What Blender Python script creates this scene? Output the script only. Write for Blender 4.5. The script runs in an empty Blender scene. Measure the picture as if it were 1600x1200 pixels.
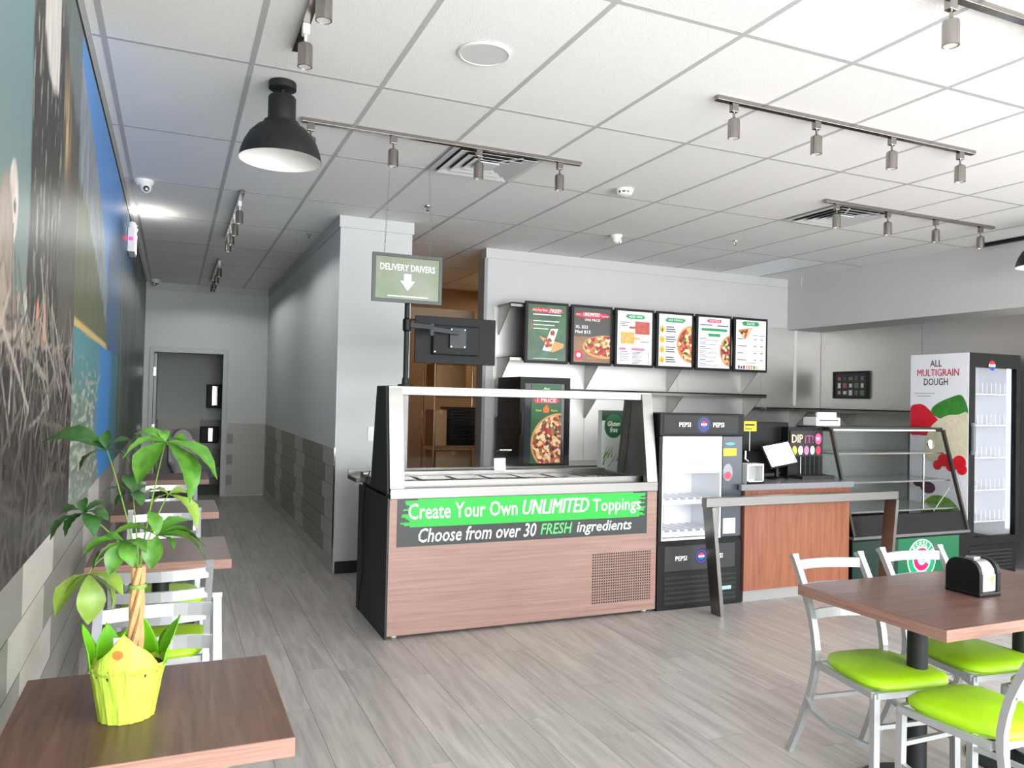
import bpy, bmesh, math, random
import numpy as np
from mathutils import Vector, Matrix
random.seed(7)
scn = bpy.context.scene
C = bpy.context.collection
PI = math.pi
CAMZ = 1.51
CZ = 3.037            # ceiling height

# ------------------------------------------------------------------ camera
yaw, pitch, roll = .4117, .0189, .0223
fw = Vector((math.sin(yaw)*math.cos(pitch), math.cos(yaw)*math.cos(pitch), math.sin(pitch)))
rt = Vector((math.cos(yaw), -math.sin(yaw), 0)); up = rt.cross(fw)
rt, up = rt*math.cos(roll)+up*math.sin(roll), up*math.cos(roll)-rt*math.sin(roll)
cam = bpy.data.cameras.new('camera'); cam.sensor_width = 36; cam.lens = 1212.5/1600*36
cam.clip_start = .05
co = bpy.data.objects.new('camera', cam); C.objects.link(co)
m4 = Matrix.Identity(4)
for i in range(3):
    m4[i][0], m4[i][1], m4[i][2] = rt[i], up[i], -fw[i]
m4.translation = (0, 0, CAMZ)
co.matrix_world = m4
scn.camera = co
# ------------------------------------------------------------------ view
vs = scn.view_settings
vs.view_transform = 'Standard'; vs.look = 'None'; vs.gamma = 1; vs.use_curve_mapping = False
vs.exposure = .53
# ------------------------------------------------------------------ world: overcast bright sky
w = bpy.data.worlds.new('sky'); scn.world = w; w.use_nodes = True
bg = w.node_tree.nodes['Background']; bg.inputs[0].default_value = (.86, .93, 1, 1); bg.inputs[1].default_value = 1.6

def area(name, loc, rot, sx, sy, power, col=(1, 1, 1)):
    l = bpy.data.lights.new(name, 'AREA'); l.shape = 'RECTANGLE'; l.size = sx; l.size_y = sy
    l.energy = power; l.color = col
    o = bpy.data.objects.new(name, l); C.objects.link(o); o.location = loc; o.rotation_euler = rot
    return o
# daylight entering through the shop-front glazing (behind the camera) and the glazed right corner
area('window_daylight_front', (3.3, -2.52, 1.5), (PI/2-.42, 0, 0), 6.8, 2.4, 490, (.97, .985, 1))
area('window_daylight_corner', (7.28, -.2, 1.5), (PI/2-.45, 0, PI/2), 4.2, 2.4, 110, (.98, .99, 1))
# sunlit pavement outside throws light up through the lower panes
area('window_pavement_bounce', (2.6, -2.5, .55), (PI/2+.25, 0, 0), 5.6, .8, 30, (.99, .99, 1))

# ------------------------------------------------------------------ materials
def lin(c):
    return tuple(((v/255)/12.92 if v/255 <= .04045 else ((v/255+.055)/1.055)**2.4) for v in c)+(1,)
MATS = {}
def mat(name, col, rough=.5, metal=0, var=0, scale=(8, 8, 8), det=4, bump=0, bscale=None, emis=0, ecol=None,
        rnd=0, col2=None, spec=.5, trans=0, alpha=1, sheen=0, ior=1.45, coat=0):
    if name in MATS: return MATS[name]
    m = bpy.data.materials.new(name); m.use_nodes = True
    nt = m.node_tree; b = nt.nodes['Principled BSDF']
    base = lin(col)
    b.inputs['Base Color'].default_value = base
    b.inputs['Roughness'].default_value = rough; b.inputs['Metallic'].default_value = metal
    b.inputs['Specular IOR Level'].default_value = spec
    b.inputs['Transmission Weight'].default_value = trans
    b.inputs['Alpha'].default_value = alpha
    b.inputs['IOR'].default_value = ior
    b.inputs['Coat Weight'].default_value = coat
    if emis:
        b.inputs['Emission Color'].default_value = lin(ecol or col); b.inputs['Emission Strength'].default_value = emis
    if var or col2 or bump or rnd:
        geo = nt.nodes.new('ShaderNodeNewGeometry')
        mp = nt.nodes.new('ShaderNodeMapping'); mp.inputs['Scale'].default_value = scale
        nt.links.new(geo.outputs['Position'], mp.inputs['Vector'])
        oi = nt.nodes.new('ShaderNodeObjectInfo')
        if rnd:
            mul = nt.nodes.new('ShaderNodeMath'); mul.operation = 'MULTIPLY'; mul.inputs[1].default_value = 37
            nt.links.new(oi.outputs['Random'], mul.inputs[0])
            cx = nt.nodes.new('ShaderNodeCombineXYZ')
            for k in range(3): nt.links.new(mul.outputs[0], cx.inputs[k])
            nt.links.new(cx.outputs[0], mp.inputs['Location'])
        no = nt.nodes.new('ShaderNodeTexNoise'); no.inputs['Scale'].default_value = 1; no.inputs['Detail'].default_value = det
        no.inputs['Distortion'].default_value = .6
        nt.links.new(mp.outputs[0], no.inputs['Vector'])
        mx = nt.nodes.new('ShaderNodeMix'); mx.data_type = 'RGBA'
        c2 = lin(col2) if col2 else tuple(v*(1-var) for v in base[:3])+(1,)
        c1 = base if col2 else tuple(min(1, v*(1+var)) for v in base[:3])+(1,)
        mx.inputs[6].default_value = c1; mx.inputs[7].default_value = c2
        rmp = nt.nodes.new('ShaderNodeMapRange'); rmp.inputs[1].default_value = .3; rmp.inputs[2].default_value = .7
        nt.links.new(no.outputs['Fac'], rmp.inputs[0]); nt.links.new(rmp.outputs[0], mx.inputs[0])
        last = mx.outputs[2]
        if rnd:
            hs = nt.nodes.new('ShaderNodeHueSaturation')
            mr = nt.nodes.new('ShaderNodeMapRange'); mr.inputs[3].default_value = 1-rnd; mr.inputs[4].default_value = 1+rnd
            nt.links.new(oi.outputs['Random'], mr.inputs[0]); nt.links.new(mr.outputs[0], hs.inputs['Value'])
            nt.links.new(last, hs.inputs['Color']); last = hs.outputs[0]
        nt.links.new(last, b.inputs['Base Color'])
        if bump:
            bp = nt.nodes.new('ShaderNodeBump'); bp.inputs['Strength'].default_value = bump; bp.inputs['Distance'].default_value = .01
            if bscale:
                mp2 = nt.nodes.new('ShaderNodeMapping'); mp2.inputs['Scale'].default_value = bscale
                nt.links.new(geo.outputs['Position'], mp2.inputs['Vector'])
                n2 = nt.nodes.new('ShaderNodeTexNoise'); n2.inputs['Scale'].default_value = 1; n2.inputs['Detail'].default_value = 3
                nt.links.new(mp2.outputs[0], n2.inputs['Vector']); nt.links.new(n2.outputs['Fac'], bp.inputs['Height'])
            else:
                nt.links.new(no.outputs['Fac'], bp.inputs['Height'])
            nt.links.new(bp.outputs[0], b.inputs['Normal'])
    MATS[name] = m
    return m

WHITE = mat('white_paint', (200, 201, 200), .6, var=.015, scale=(3, 3, 3), bump=.05, bscale=(120, 120, 120))
GREYWALL = mat('pale_grey_paint', (208, 212, 210), .55, var=.02, scale=(2, 2, 2), bump=.05, bscale=(120, 120, 120))
TILEC = mat('ceiling_tile', (238, 238, 237), .85, var=.02, scale=(60, 60, 60), rnd=.025, bump=.25, bscale=(160, 160, 160))
TBAR = mat('ceiling_grid_metal', (186, 187, 187), .5)
PLENUM = mat('ceiling_plenum', (170, 170, 168), .9)
PLANK = mat('vinyl_plank', (182, 175, 170), .36, var=.22, scale=(26, 2.2, 6), rnd=.07, det=7, bump=.06, spec=.6, col2=(150, 143, 139))
FLOORB = mat('floor_base', (70, 66, 63), .7)
TILE_L = mat('wall_tile_light', (178, 174, 166), .35, var=.04, scale=(5, 5, 40), rnd=.03)
TILE_D = mat('wall_tile_grey', (128, 125, 118), .35, var=.05, scale=(5, 5, 40), rnd=.05)
GROUT = mat('grout', (200, 198, 192), .8)
STEEL = mat('brushed_steel', (132, 130, 127), .34, 1, var=.06, scale=(1.2, 1.2, 14), det=3)
STEELW = mat('steel_wall_sheet', (214, 212, 209), .46, 1, var=.06, scale=(.8, .8, 2.2), det=2, bump=.12, bscale=(1.6, 1.6, 2.4))
CHROME = mat('chrome', (225, 225, 225), .12, 1)
NICKEL = mat('brushed_nickel', (158, 153, 147), .2, 1)
SILVER = mat('silver_powder_metal', (186, 189, 192), .34, .6)
BLACK = mat('black_plastic', (15, 16, 17), .45, spec=.3)
BLACKM = mat('matt_black_metal', (22, 24, 25), .55)
DARK = mat('charcoal_panel', (34, 36, 37), .55)
DGREY = mat('dark_grey_plastic', (50, 54, 56), .55)
WHITEP = mat('white_plastic', (232, 232, 230), .4)
WALNUT = mat('walnut_laminate', (112, 82, 70), .42, var=.2, scale=(45, 3.2, 30), det=8, col2=(80, 57, 48), spec=.3, bump=.02)
WALNUT_X = mat('walnut_laminate_crosswise', (108, 78, 70), .4, var=.2, scale=(3.2, 45, 30), det=8, col2=(80, 57, 50), spec=.4, bump=.02)
WALEDGE = mat('laminate_edge', (160, 124, 110), .45, var=.1, scale=(4, 4, 160), det=5, col2=(128, 96, 84))
PINKWOOD = mat('pale_oak_laminate', (158, 128, 118), .42, var=.1, scale=(2.2, 6, 60), det=9, col2=(138, 108, 98))
ORWOOD = mat('cherry_laminate', (148, 92, 66), .4, var=.1, scale=(40, 40, 2.2), det=7, col2=(124, 73, 50))
LIME = mat('lime_vinyl', (160, 208, 24), .42, var=.04, scale=(20, 20, 20), bump=.04, bscale=(300, 300, 300))
GLASS = mat('clear_glass', (255, 255, 255), .02, trans=1, ior=1.06, spec=.5)
TOPGREY = mat('grey_stone_top', (120, 120, 124), .2, var=.06, scale=(60, 60, 60))
TAN = mat('tan_wall', (150, 122, 92), .7, var=.05, scale=(2, 2, 2))
CARD = mat('cardboard', (168, 132, 92), .8, var=.05, scale=(10, 10, 10))
RED = mat('print_red', (214, 38, 62), .5)
GREEN = mat('print_green', (40, 150, 82), .5)

# ------------------------------------------------------------------ mesh builder
class MB:
    def __init__(s): s.v = []; s.f = []; s.sm = []
    def add(s, vs_, fs, smooth=False):
        n = len(s.v); s.v += [tuple(p) for p in vs_]
        for f in fs: s.f.append([i+n for i in f]); s.sm.append(smooth)
        return s
    def box(s, x0, x1, y0, y1, z0, z1, bev=0):
        if bev:
            b = min(bev, (x1-x0)*.49, (y1-y0)*.49, (z1-z0)*.49)
            bm = bmesh.new(); bmesh.ops.create_cube(bm, size=1)
            for v in bm.verts: v.co = Vector((x0+(v.co.x+.5)*(x1-x0), y0+(v.co.y+.5)*(y1-y0), z0+(v.co.z+.5)*(z1-z0)))
            bmesh.ops.bevel(bm, geom=bm.edges[:], offset=b, segments=2, affect='EDGES', profile=.5)
            bm.verts.index_update()
            s.add([v.co[:] for v in bm.verts], [[v.index for v in f.verts] for f in bm.faces]); bm.free(); return s
        p = [(x, y, z) for z in (z0, z1) for y in (y0, y1) for x in (x0, x1)]
        return s.add(p, [(0, 2, 3, 1), (4, 5, 7, 6), (0, 1, 5, 4), (2, 6, 7, 3), (0, 4, 6, 2), (1, 3, 7, 5)])
    def tube(s, pts, r, n=8, smooth=True, cap=True):
        pts = [Vector(p) for p in pts]; rings = []
        rr = r if isinstance(r, (list, tuple)) else [r]*len(pts)
        prev = None
        for i, p in enumerate(pts):
            d = (pts[min(i+1, len(pts)-1)]-pts[max(i-1, 0)]).normalized()
            if prev is None:
                a = Vector((0, 0, 1)) if abs(d.z) < .9 else Vector((1, 0, 0))
                u = d.cross(a).normalized()
            else:
                u = (prev-d*prev.dot(d)).normalized()
            prev = u; v = d.cross(u)
            rings.append([p+(u*math.cos(t)+v*math.sin(t))*rr[i] for t in [2*PI*k/n for k in range(n)]])
        V = [q for rg in rings for q in rg]; F = []
        for i in range(len(pts)-1):
            for k in range(n): F.append((i*n+k, i*n+(k+1) % n, (i+1)*n+(k+1) % n, (i+1)*n+k))
        s.add(V, F, smooth)
        if cap: s.add(rings[0], [list(range(n))[::-1]]); s.add(rings[-1], [list(range(n))])
        return s
    def bar(s, pts, wx, wy, side=Vector((1, 0, 0))):
        # rectangular bar swept along pts; wx measured along `side`, wy across
        pts = [Vector(p) for p in pts]; side = Vector(side); V = []
        for i, p in enumerate(pts):
            d = (pts[min(i+1, len(pts)-1)]-pts[max(i-1, 0)]).normalized()
            u = (side-d*side.dot(d)).normalized(); v = d.cross(u)
            V += [p-u*wx/2-v*wy/2, p+u*wx/2-v*wy/2, p+u*wx/2+v*wy/2, p-u*wx/2+v*wy/2]
        F = [(3, 2, 1, 0)]; n = len(pts)-1
        for i in range(n):
            for k in range(4): F.append((i*4+k, i*4+(k+1) % 4, i*4+4+(k+1) % 4, i*4+4+k))
        F.append((n*4, n*4+1, n*4+2, n*4+3))
        return s.add(V, F)
    def lathe(s, prof, n=24, cx=0, cy=0, smooth=True, closed=False):
        V = []; F = []
        for r, z in prof:
            for k in range(n): V.append((cx+r*math.cos(2*PI*k/n), cy+r*math.sin(2*PI*k/n), z))
        for i in range(len(prof)-1):
            for k in range(n): F.append((i*n+k, i*n+(k+1) % n, (i+1)*n+(k+1) % n, (i+1)*n+k))
        s.add(V, F, smooth)
        if closed:
            s.add(V[:n], [list(range(n))[::-1]]); s.add(V[-n:], [list(range(n))])
        return s
    def prism(s, poly, a0, a1, axis='x'):
        # poly in the plane across `axis`
        n = len(poly)
        def P(a, q):
            return (a, q[0], q[1]) if axis == 'x' else ((q[0], a, q[1]) if axis == 'y' else (q[0], q[1], a))
        V = [P(a0, q) for q in poly]+[P(a1, q) for q in poly]
        F = [list(range(n))[::-1], list(range(n, 2*n))]+[(i, (i+1) % n, n+(i+1) % n, n+i) for i in range(n)]
        return s.add(V, F)
    def mesh(s, name, fix=True):
        me = bpy.data.meshes.new(name); me.from_pydata(s.v, [], s.f)
        me.polygons.foreach_set('use_smooth', s.sm)
        if fix:
            bm = bmesh.new(); bm.from_mesh(me); bmesh.ops.recalc_face_normals(bm, faces=bm.faces[:])
            for e in bm.edges:
                if len(e.link_faces) == 2 and e.calc_face_angle(0) > .75: e.smooth = False
            bm.to_mesh(me); bm.free()
        me.update(); return me
    def build(s, name, m, parent=None, fix=True):
        return link(name, s.mesh(name, fix), m, parent)

def link(name, me, m, parent=None):
    o = bpy.data.objects.new(name, me); C.objects.link(o)
    if m is not None and not me.materials: me.materials.append(m)
    if parent: o.parent = parent
    return o
def tag(o, label=None, cat=None, group=None, kind=None):
    if label: o['label'] = label
    if cat: o['category'] = cat
    if group: o['group'] = group
    if kind: o['kind'] = kind
    return o
def thing(name, label, cat, loc=(0, 0, 0), rz=0, group=None):
    o = bpy.data.objects.new(name, None); C.objects.link(o); o.empty_display_size = .1
    o.location = loc; o.rotation_euler = (0, 0, rz); return tag(o, label, cat, group)
def struct(o): o['kind'] = 'structure'; return o
def copy_tree(o, parent=None):
    c = o.copy(); C.objects.link(c); c.parent = parent
    for ch in list(o.children): copy_tree(ch, c)
    return c
def bx(name, m, parent, *a, bev=0): return MB().box(*a, bev=bev).build(name, m, parent)

# flat print shapes in a local x-z plane facing -y
class FL:
    def __init__(s, y=0): s.p = []; s.y = y
    def poly(s, pts): s.p.append(pts); return s
    def rect(s, x0, x1, z0, z1): return s.poly([(x0, z0), (x1, z0), (x1, z1), (x0, z1)])
    def disc(s, cx, cz, r, n=28, rz=None): return s.poly([(cx+r*math.cos(2*PI*k/n), cz+(rz or r)*math.sin(2*PI*k/n)) for k in range(n)])
    def ring(s, cx, cz, r0, r1, a0=0, a1=2*PI, n=28, sq=1):
        for k in range(n):
            t0 = a0+(a1-a0)*k/n; t1 = a0+(a1-a0)*(k+1)/n
            s.poly([(cx+r0*math.cos(t0), cz+sq*r0*math.sin(t0)), (cx+r1*math.cos(t0), cz+sq*r1*math.sin(t0)),
                    (cx+r1*math.cos(t1), cz+sq*r1*math.sin(t1)), (cx+r0*math.cos(t1), cz+sq*r0*math.sin(t1))])
        return s
    def brush(s, x0, x1, z0, z1, rag=.02, n=7, seed=1):
        # ragged paint stroke
        r = random.Random(seed); L = []; R = []; dz = (z1-z0)/n
        for k in range(n):
            e = .35 if k in (0, n-1) else 0
            a = x0+rag*(r.random()+e*2); b = x1-rag*(r.random()+e*2)
            s.rect(a, b, z0+k*dz, z0+(k+1)*dz)
        return s
    def build(s, name, m, parent):
        V = []; F = []
        for p in s.p:
            n = len(V); V += [(x, s.y, z) for x, z in p]; F.append(list(range(n, n+len(p))))
        me = bpy.data.meshes.new(name); me.from_pydata(V, [], F); me.update()
        return link(name, me, m, parent)
def clipx(pts, xm):
    out = []
    for i, a in enumerate(pts):
        b = pts[(i+1) % len(pts)]
        if a[0] <= xm: out.append(a)
        if (a[0] <= xm) != (b[0] <= xm):
            t = (xm-a[0])/(b[0]-a[0]); out.append((xm, a[1]+t*(b[1]-a[1])))
    return out

TXT = {}
def text(s, m, parent, cx, cz, y, wid, hgt, bold=0, shear=0, name='lettering', mirror=False, rot=0):
    """flat lettering in the local x-z plane facing -y, fitted to wid x hgt around (cx, cz)"""
    bold = 0 if 'M' in s else min(bold, .009); key = (s, bold, shear)
    if key not in TXT:
        cu = bpy.data.curves.new('lettering', 'FONT'); cu.body = s; cu.size = 1; cu.offset = bold; cu.shear = shear
        cu.resolution_u = 2; cu.fill_mode = 'FRONT'
        o = bpy.data.objects.new('lettering_tmp', cu)
        C.objects.link(o)
        dg = bpy.context.evaluated_depsgraph_get()
        me = bpy.data.meshes.new_from_object(o.evaluated_get(dg))
        v = np.empty(len(me.vertices)*3); me.vertices.foreach_get('co', v); v = v.reshape(-1, 3)
        TXT[key] = (v.copy(), [list(p.vertices) for p in me.polygons])
        bpy.data.objects.remove(o); bpy.data.curves.remove(cu); bpy.data.meshes.remove(me)
    v, F = TXT[key]
    lo, hi = v.min(0), v.max(0)
    x = (v[:, 0]-(lo[0]+hi[0])/2)*wid/(hi[0]-lo[0]); z = (v[:, 1]-(lo[1]+hi[1])/2)*hgt/(hi[1]-lo[1])
    c, sn = math.cos(rot), math.sin(rot)
    V = [(cx+a*c-b*sn, y, cz+a*sn+b*c) for a, b in zip(x, z)]
    if 'M' in s:      # heavier weight for words whose M breaks when outlined
        n0 = len(V); e = hgt*.022; V = [(p[0]+d, p[1]-k*.0006, p[2]) for k, d in enumerate((-e, 0, e)) for p in V]
        F = [[i+k*n0 for i in f] for k in range(3) for f in F]
    me = bpy.data.meshes.new(name); me.from_pydata(V, [], F); me.update()
    return link(name, me, m, parent)

# ================================================================== STRUCTURE
# ---- floor: slab and vinyl planks (0.2275 x 1.22 m) running along the room
fl = struct(MB().box(-.6, 7.6, -2.7, 14.2, -.12, -.006).build('floor', FLOORB))
PW, PL = .2275, 1.22
plank_me = MB().box(-PW/2+.0009, PW/2-.0009, -PL/2+.0009, PL/2-.0009, -.006, 0).mesh('plank'); plank_me.materials.append(PLANK)
rp = random.Random(3); nplank = 0
rest = MB()
for i in range(-2, 34):
    x = .08+i*PW
    if x-PW/2 > 7.45: break
    off = rp.random()*PL
    for j in range(-4, 13):
        y = off+j*PL
        if y+PL/2 < -2.6 or y-PL/2 > 12.6: continue
        # every plank the room shows from the doorway inwards is its own piece
        vis = (x < 1.95 and -.2 < y < 12.3) or (x >= 1.95 and 1.2 < y < 5.3 and x < 6.9)
        if vis and x > -.55 and nplank < 296:
            o = link('plank', plank_me, None, fl); o.location = (x, y, 0); nplank += 1
        else:
            rest.box(x-PW/2+.0009, x+PW/2-.0009, y-PL/2+.0009, y+PL/2-.0009, -.006, 0)
tag(rest.build('plank_field', PLANK, fl, fix=False), kind='stuff')
bx('restroom_floor', mat('restroom_floor', (96, 94, 90), .4), fl, -.6, 1.3, 12.15, 14.0, -.006, .004)

# ---- ceiling: plenum slab, tiles and T-bars
ce = struct(MB().box(-.6, 7.6, -2.7, 14.2, CZ+.03, CZ+.15).build('ceiling', PLENUM))
GX0, GW, GY0, GL = -.316, .61, 4.993, 1.2226
tile_me = MB().box(-GW/2+.010, GW/2-.010, -GL/2+.010, GL/2-.010, .004, .02).mesh('ceiling_tile'); tile_me.materials.append(TILEC)
cut_me = {}
PANEL = mat('light_panel_diffuser', (232, 238, 242), .3, emis=.05)
for i in range(-1, 13):
    for j in range(-7, 8):
        x0 = GX0+i*GW; y0 = GY0+j*GL
        xa, xb = max(x0, -.385), min(x0+GW, 7.4); ya, yb = max(y0, -2.6), min(y0+GL, 13.9)
        if xb-xa < .04 or yb-ya < .04: continue
        if (i == 10 and j == 1) or (i, j) in ((3, -1), (8, -1)) and False: pass
        k = (round(xb-xa, 3), round(yb-ya, 3))
        if k not in cut_me:
            cut_me[k] = MB().box(-k[0]/2+.01, k[0]/2-.01, -k[1]/2+.01, k[1]/2-.01, .0010, .02).mesh('ceiling_tile'); cut_me[k].materials.append(TILEC)
        o = link('ceiling_tile', cut_me[k], None, ce); o.location = ((xa+xb)/2, (ya+yb)/2, CZ)
        if (i, j) == (10, 1):
            o.data = o.data.copy(); o.data.materials.clear(); o.data.materials.append(PANEL); o.name = 'light_panel'
for i in range(0, 13):
    x = GX0+i*GW
    bx('grid_bar', TBAR, ce, x-.012, x+.012, -2.6, 13.9, CZ-.0002, CZ+.03)
for j in range(-6, 8):
    y = GY0+j*GL
    for i in range(-1, 13):
        xa = max(GX0+i*GW+.012, -.385); xb = min(GX0+(i+1)*GW-.012, 7.4)
        if xb-xa > .03: bx('grid_bar', TBAR, ce, xa, xb, y-.012, y+.012, CZ, CZ+.03)
bx('wall_angle', TBAR, ce, -.385, -.362, -2.6, 12.0, CZ-.004, CZ+.03)

# ---- left wall with tile wainscot
WX = -.385
wl = struct(MB().box(WX-.15, WX-.01, -2.7, 14.0, 0, CZ+.03).build('wall_left', GREYWALL))
bx('tile_bed', GROUT, wl, WX-.01, WX-.004, 0, 12.0, 0, 1.0)
TH = .155
rows = 7
def tiles(parent, rows_z, yfun, place, colour):
    """place(y0,y1,z0,z1,mat) for each tile of each row"""
    for r, (z0, z1) in enumerate(rows_z):
        for (a, b, dark) in yfun(r): place(a, b, z0, z1, TILE_D if dark else TILE_L)
rz = [(max(0, 1.0-TH*(k+1)), 1.0-TH*k) for k in range(rows)]
TC = {}
def tile_obj(parent, axis, fixed, a, b, z0, z1, m, sgn):
    k = (axis, round(b-a, 3), round(z1-z0, 3), m.name, sgn)
    if k not in TC:
        w2, h2 = (b-a)/2-.0025, (z1-z0)/2-.0025
        mb = MB()
        if axis == 'x': mb.box(*sorted((-.004*sgn, .004*sgn)), -w2, w2, -h2, h2)
        else: mb.box(-w2, w2, *sorted((-.004*sgn, .004*sgn)), -h2, h2)
        TC[k] = mb.mesh('tile'); TC[k].materials.append(m)
    o = link('tile', TC[k], None, parent)
    o.location = (fixed, (a+b)/2, (z0+z1)/2) if axis == 'x' else ((a+b)/2, fixed, (z0+z1)/2)
for r, (z0, z1) in enumerate(rz):
    if z1-z0 < .02: continue
    ofs = 0 if r % 2 == 0 else -.2
    for k in range(-3, 16):
        a = 2.63+ofs+.628*k; b = a+.628
        b = min(b, 11.98)
        if b < 0.9 or a > 11.9: continue
        tile_obj(wl, 'x', WX-.001, a, b, z0, z1, TILE_L if k % 3 == 0 else TILE_D, 1)

# ---- hall: right wall (bulkhead block), end wall with door, restroom
BX0, BX1, BY = 1.27, 1.90, 6.62
wh = struct(MB().box(BX0+.01, BX1, BY, 12.15, 0, CZ+.01).build('wall_hall_right', WHITE))
bx('paint_face', GREYWALL, wh, BX0, BX0+.01, BY+.002, 12.0, 1.05, CZ)
bx('tile_bed', GROUT, wh, BX0+.002, BX0+.01, BY+.002, 12.0, 0, 1.05)
rz2 = [(max(0, 1.05-TH*(k+1)), 1.05-TH*k) for k in range(7)]
for r, (z0, z1) in enumerate(rz2):
    ofs = .07 if r % 2 == 0 else -.07
    dk = r < 6
    for k in range(-2, 10):
        a = 7.10+ofs+.59*k; b = a+.59
        a = max(a, BY+.004); b = min(b, 11.99)
        if b-a < .03: continue
        tile_obj(wh, 'x', BX0-.001, a, b, z0, z1, TILE_D if (k % 3 != 2 and dk) else TILE_L, -1)
t1 = struct(MB().box(BX0-.012, BX1+.012, BY-.014, BY, CZ-.10, CZ).box(BX0-.012, BX0, BY, 12, CZ-.10, CZ).build('trim_1', WHITE))
t2 = struct(MB().box(BX0-.008, BX0+.004, BY-.008, BY+.004, 0, 1.06).build('trim_2', CHROME))
t3 = struct(MB().box(BX0+.02, BX1, BY-.012, BY, 0, .10).build('baseboard_hall', DARK))
# end wall with door opening x -.255..0.657, z..2.055
EY = 12.0
we = MB().box(-.385, -.255, EY, EY+.14, 0, CZ).box(.657, 1.28, EY, EY+.14, 0, CZ).box(-.255, .657, EY, EY+.14, 2.055, CZ).build('wall_hall_end', GREYWALL); struct(we)
rz3 = [(max(0, 1.06-.15*(k+1)), 1.06-.15*k) for k in range(7)]
for r, (z0, z1) in enumerate(rz3):
    if r % 2 == 1:
        tile_obj(we, 'y', EY-.001, .735, .825, z0, z1, TILE_D, -1)
        tile_obj(we, 'y', EY-.001, .825, 1.268, z0, z1, TILE_L, -1)
    else:
        tile_obj(we, 'y', EY-.001, .735, 1.268, z0, z1, TILE_L, -1)
struct(MB().box(-.385, 1.27, EY-.012, EY, CZ-.10, CZ).build('trim_3', WHITE))
d1 = thing('door_1', None, None, (0, EY, 0)); struct(d1)
FRM = mat('door_frame_paint', (198, 202, 202), .45)
bx('door_frame', FRM, d1, -.31, -.255, -.02, .16, 0, 2.13, bev=.006)
bx('door_frame', FRM, d1, .657, .725, -.02, .16, 0, 2.13, bev=.006)
bx('door_frame', FRM, d1, -.255, .657, -.02, .16, 2.055, 2.13, bev=.006)
leaf = bx('door_leaf', FRM, d1, -.253, -.215, .05, .9, .01, 2.045, bev=.004)
for z in (1.78, .98, .25): bx('hinge', CHROME, leaf, -.262, -.225, .0, .05, z-.06, z+.06)
# restroom beyond
wr = struct(MB().box(-.385, 1.5, 13.55, 13.7, 0, CZ).box(1.35, 1.5, EY+.14, 13.55, 0, CZ).build('wall_restroom', GREYWALL))
for r in range(7):
    for k in range(-1, 3):
        a = max(-.38, -.2+.61*k+(.2 if r % 2 else 0)); b = min(1.34, -.2+.61*(k+1)+(.2 if r % 2 else 0))
        if b-a > .03: tile_obj(wr, 'y', 13.547, a, b, max(0, 1.06-TH*(r+1)), 1.06-TH*r, TILE_L if (k+r) % 3 == 0 else TILE_D, -1)
bx('tile_trim', GREYWALL, wr, -.385, 1.35, 13.538, 13.55, 1.06, 1.075)

# ---- back wall, right wall with soffit
BKY, RX = 7.33, 7.40
wb = struct(MB().box(2.89, RX+.15, BKY, BKY+.15, 0, CZ+.01).build('wall_back', WHITE))
sx = 2.98
for xe in (4.05, 5.25, 6.45, 6.965):
    bx('steel_sheet', STEELW, wb, sx+.002, xe-.002, BKY-.006, BKY, .0, 2.44); sx = xe
bx('steel_sheet', STEELW, wb, 6.99, RX, BKY-.006, BKY, .0, 2.44)
bx('corner_strip', WHITEP, wb, 6.955, 6.995, BKY-.016, BKY-.004, 1.5, 2.44, bev=.004)
bx('door_casing', mat('grey_casing', (150, 152, 152), .5), wb, 2.865, 2.90, BKY-.012, BKY+.16, 0, CZ-.1)
struct(MB().box(2.878, 6.85, BKY-.014, BKY, CZ-.10, CZ).build('trim_4', WHITE))
wrt = struct(MB().box(RX, RX+.15, 2.2, BKY, 0, CZ).box(RX, RX+.15, -2.6, 2.2, 0, .12).box(RX, RX+.15, -2.6, 2.2, 2.72, CZ).build('wall_right', WHITE))
for a, b in ((5.9, 7.322), (4.4, 5.9), (2.9, 4.4)):
    bx('steel_sheet', STEELW, wrt, RX-.006, RX, a+.002, b-.002, 0, 2.42)
so = struct(MB().box(6.85, RX-.002, 2.2, BKY-.002, 2.42, CZ).build('wall_soffit', WHITE))
struct(MB().box(6.838, 6.85, 7.1, BKY, CZ-.10, CZ).build('trim_5', WHITE))
# ---- shop front behind the viewer: sill, head, mullions with glazing
wf = struct(MB().box(-.5, RX+.15, -2.72, -2.6, 0, .12).box(-.5, RX+.15, -2.72, -2.6, 2.72, CZ).box(-.5, .1, -2.72, -2.6, .12, 2.72).build('wall_front', WHITE))
for k in range(7): bx('mullion', SILVER, wf, .1+k*1.2, .15+k*1.2, -2.72, -2.6, .12, 2.72)
for k in range(3): bx('mullion', SILVER, wrt, RX, RX+.12, -2.6+k*2.2, -2.55+k*2.2, .12, 2.72)
struct(MB().box(-30, 40, -30, 22, -.3, -.125).build('ground', mat('pavement', (176, 174, 170), .9)))

# ---- kitchen passage beyond the opening
KX = 4.3
kw = struct(MB().box(1.90, KX, 10.4, 10.5, 0, CZ).box(KX, KX+.1, BKY+.15, 10.5, 0, CZ).build('wall_kitchen', TAN))
bx('tan_face', TAN, kw, BX1, BX1+.008, 6.9, 10.4, 0, CZ)
bx('dark_casing', mat('brown_casing', (92, 80, 68), .6), kw, 2.02, 2.10, 7.6, 7.7, 0, 2.3)
bx('beam', mat('brown_beam', (120, 98, 76), .6), kw, 1.91, 2.88, 7.62, 7.75, 2.3, 2.42)
kl = area('kitchen_ceiling_lamp', (4.1, 9.2, 2.95), (0, 0, 0), .25, 1.1, 14, (1, .82, .6))

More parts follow.
